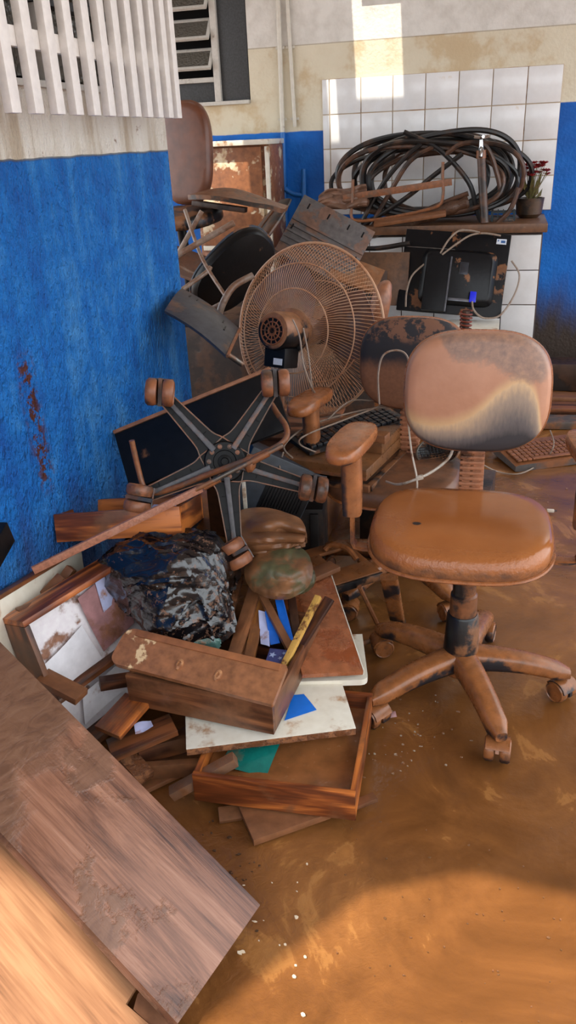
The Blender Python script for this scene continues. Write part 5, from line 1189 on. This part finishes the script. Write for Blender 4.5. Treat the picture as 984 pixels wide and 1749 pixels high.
# ------------------------------------------------------------------ stuff on the floor by the right wall
sk = obj('baseboard_right', MB().box((2.0, YB-.015, .045), (3.44, .03, .09), b=.004), mud('skirting', (84, 60, 46), .6, 6, mudc=(92, 62, 42)), None, None, label='muddy skirting along the foot of the blue back wall', kind='structure')
def floorbox(x0, x1, y0, y1, z0, z1, mat, label, name='wooden_plank', cat='plank', rz=0):
    return obj(name, MB().box((0, 0, (z1-z0)/2), (x1-x0, y1-y0, z1-z0), b=.004), mat, None, TR(((x0+x1)/2, (y0+y1)/2, z0), rz), label=label, cat=cat)
floorbox(.28, 1.1, 5.08, 5.26, 0, .17, M_dkwood, 'dark muddy box at the foot of the right blue wall', 'flat_box', 'box', 2)
floorbox(.24, 1.3, 4.80, 4.92, 0, .045, M_mudwood, 'first muddy plank in front of the dark box at right', rz=3)
floorbox(.22, 1.3, 4.62, 4.76, 0, .035, M_drwd, 'second flat plank in front of the dark box at right', rz=3)
floorbox(.20, 1.2, 4.36, 4.50, 0, .04, mud('grey_plank', (96, 84, 76), .5, 6), 'grey muddy plank just behind the large keyboard', rz=4)
bb = floorbox(.62, .74, 4.95, 5.05, 0, .26, mud('blue_box', (20, 62, 120), .4, 6), 'small blue container at the right picture edge by the wall', 'plastic_container', 'container')

# ------------------------------------------------------------------ debris in the mud
random.seed(11)
def chips(n, region, smin, smax, mat, label, cat, name):
    mb = MB()
    for k in range(n):
        px, py = region(); c = AZ(px, py, .003); s = random.uniform(smin, smax); a = random.uniform(0, 2*PI); l = random.uniform(.25, .9)
        out = [(s*math.cos(a+q)*(1 if q in (0, PI) else l)*random.uniform(.7, 1.2), s*math.sin(a+q)*random.uniform(.6, 1.1)*l) for q in (0, 1.1, 2.2, PI, 4.2, 5.3)]
        mb.prism(out, .0025, T(c.x, c.y, c.z+random.uniform(-.001, .001)) @ R(random.uniform(-12, 12), 'X'))
    return obj(name, mb, mat, label=label, cat=cat, kind='stuff')
chips(20, lambda: (random.gauss(470, 45), random.gauss(1600, 70)), .002, .007, mud('pale_flake', (226, 206, 178), .3, 60, r0=.3), 'pale wet flakes scattered in the mud beside the big worn board', 'debris', 'paper_flakes')
chips(40, lambda: (random.gauss(395, 35), random.gauss(1470, 45)), .002, .007, mud('dark_crumb', (84, 60, 42), .3, 60, r0=.25), 'dark wet crumbs in the mud by the edge of the worn board', 'debris', 'mud_crumbs')
chips(60, lambda: (random.gauss(690, 50), random.gauss(1250, 45)), .002, .006, mud('grey_flake', (176, 160, 140), .5, 60, r0=.3), 'grey flakes in the mud below the front chair', 'debris', 'paper_flakes')
chips(50, lambda: (random.uniform(560, 980), random.uniform(1400, 1749)), .0015, .004, mud('speck', (120, 84, 52), .5, 60, r0=.2), 'small specks floating on the sunlit mud', 'debris', 'mud_specks')
chips(60, lambda: (random.uniform(790, 980), random.uniform(800, 1000)), .002, .007, mud('speck2', (150, 110, 76), .5, 60, r0=.2), 'small flakes in the mud behind the front seat', 'debris', 'mud_specks')
paper('paper_scrap', [AZ(660, 1228, .004), AZ(678, 1224, .004), AZ(674, 1215, .018), AZ(664, 1216, .015)], M_paperp, 'crumpled pinkish paper scrap on the mud left of the front leg', curl=.003)

board('wooden_board', AY(480, 452, 4.62), AY(662, 462, 4.62), AY(490, 700, 4.45), .016, M_dkwood, 'wide dark board leaning on the counter behind the fan')
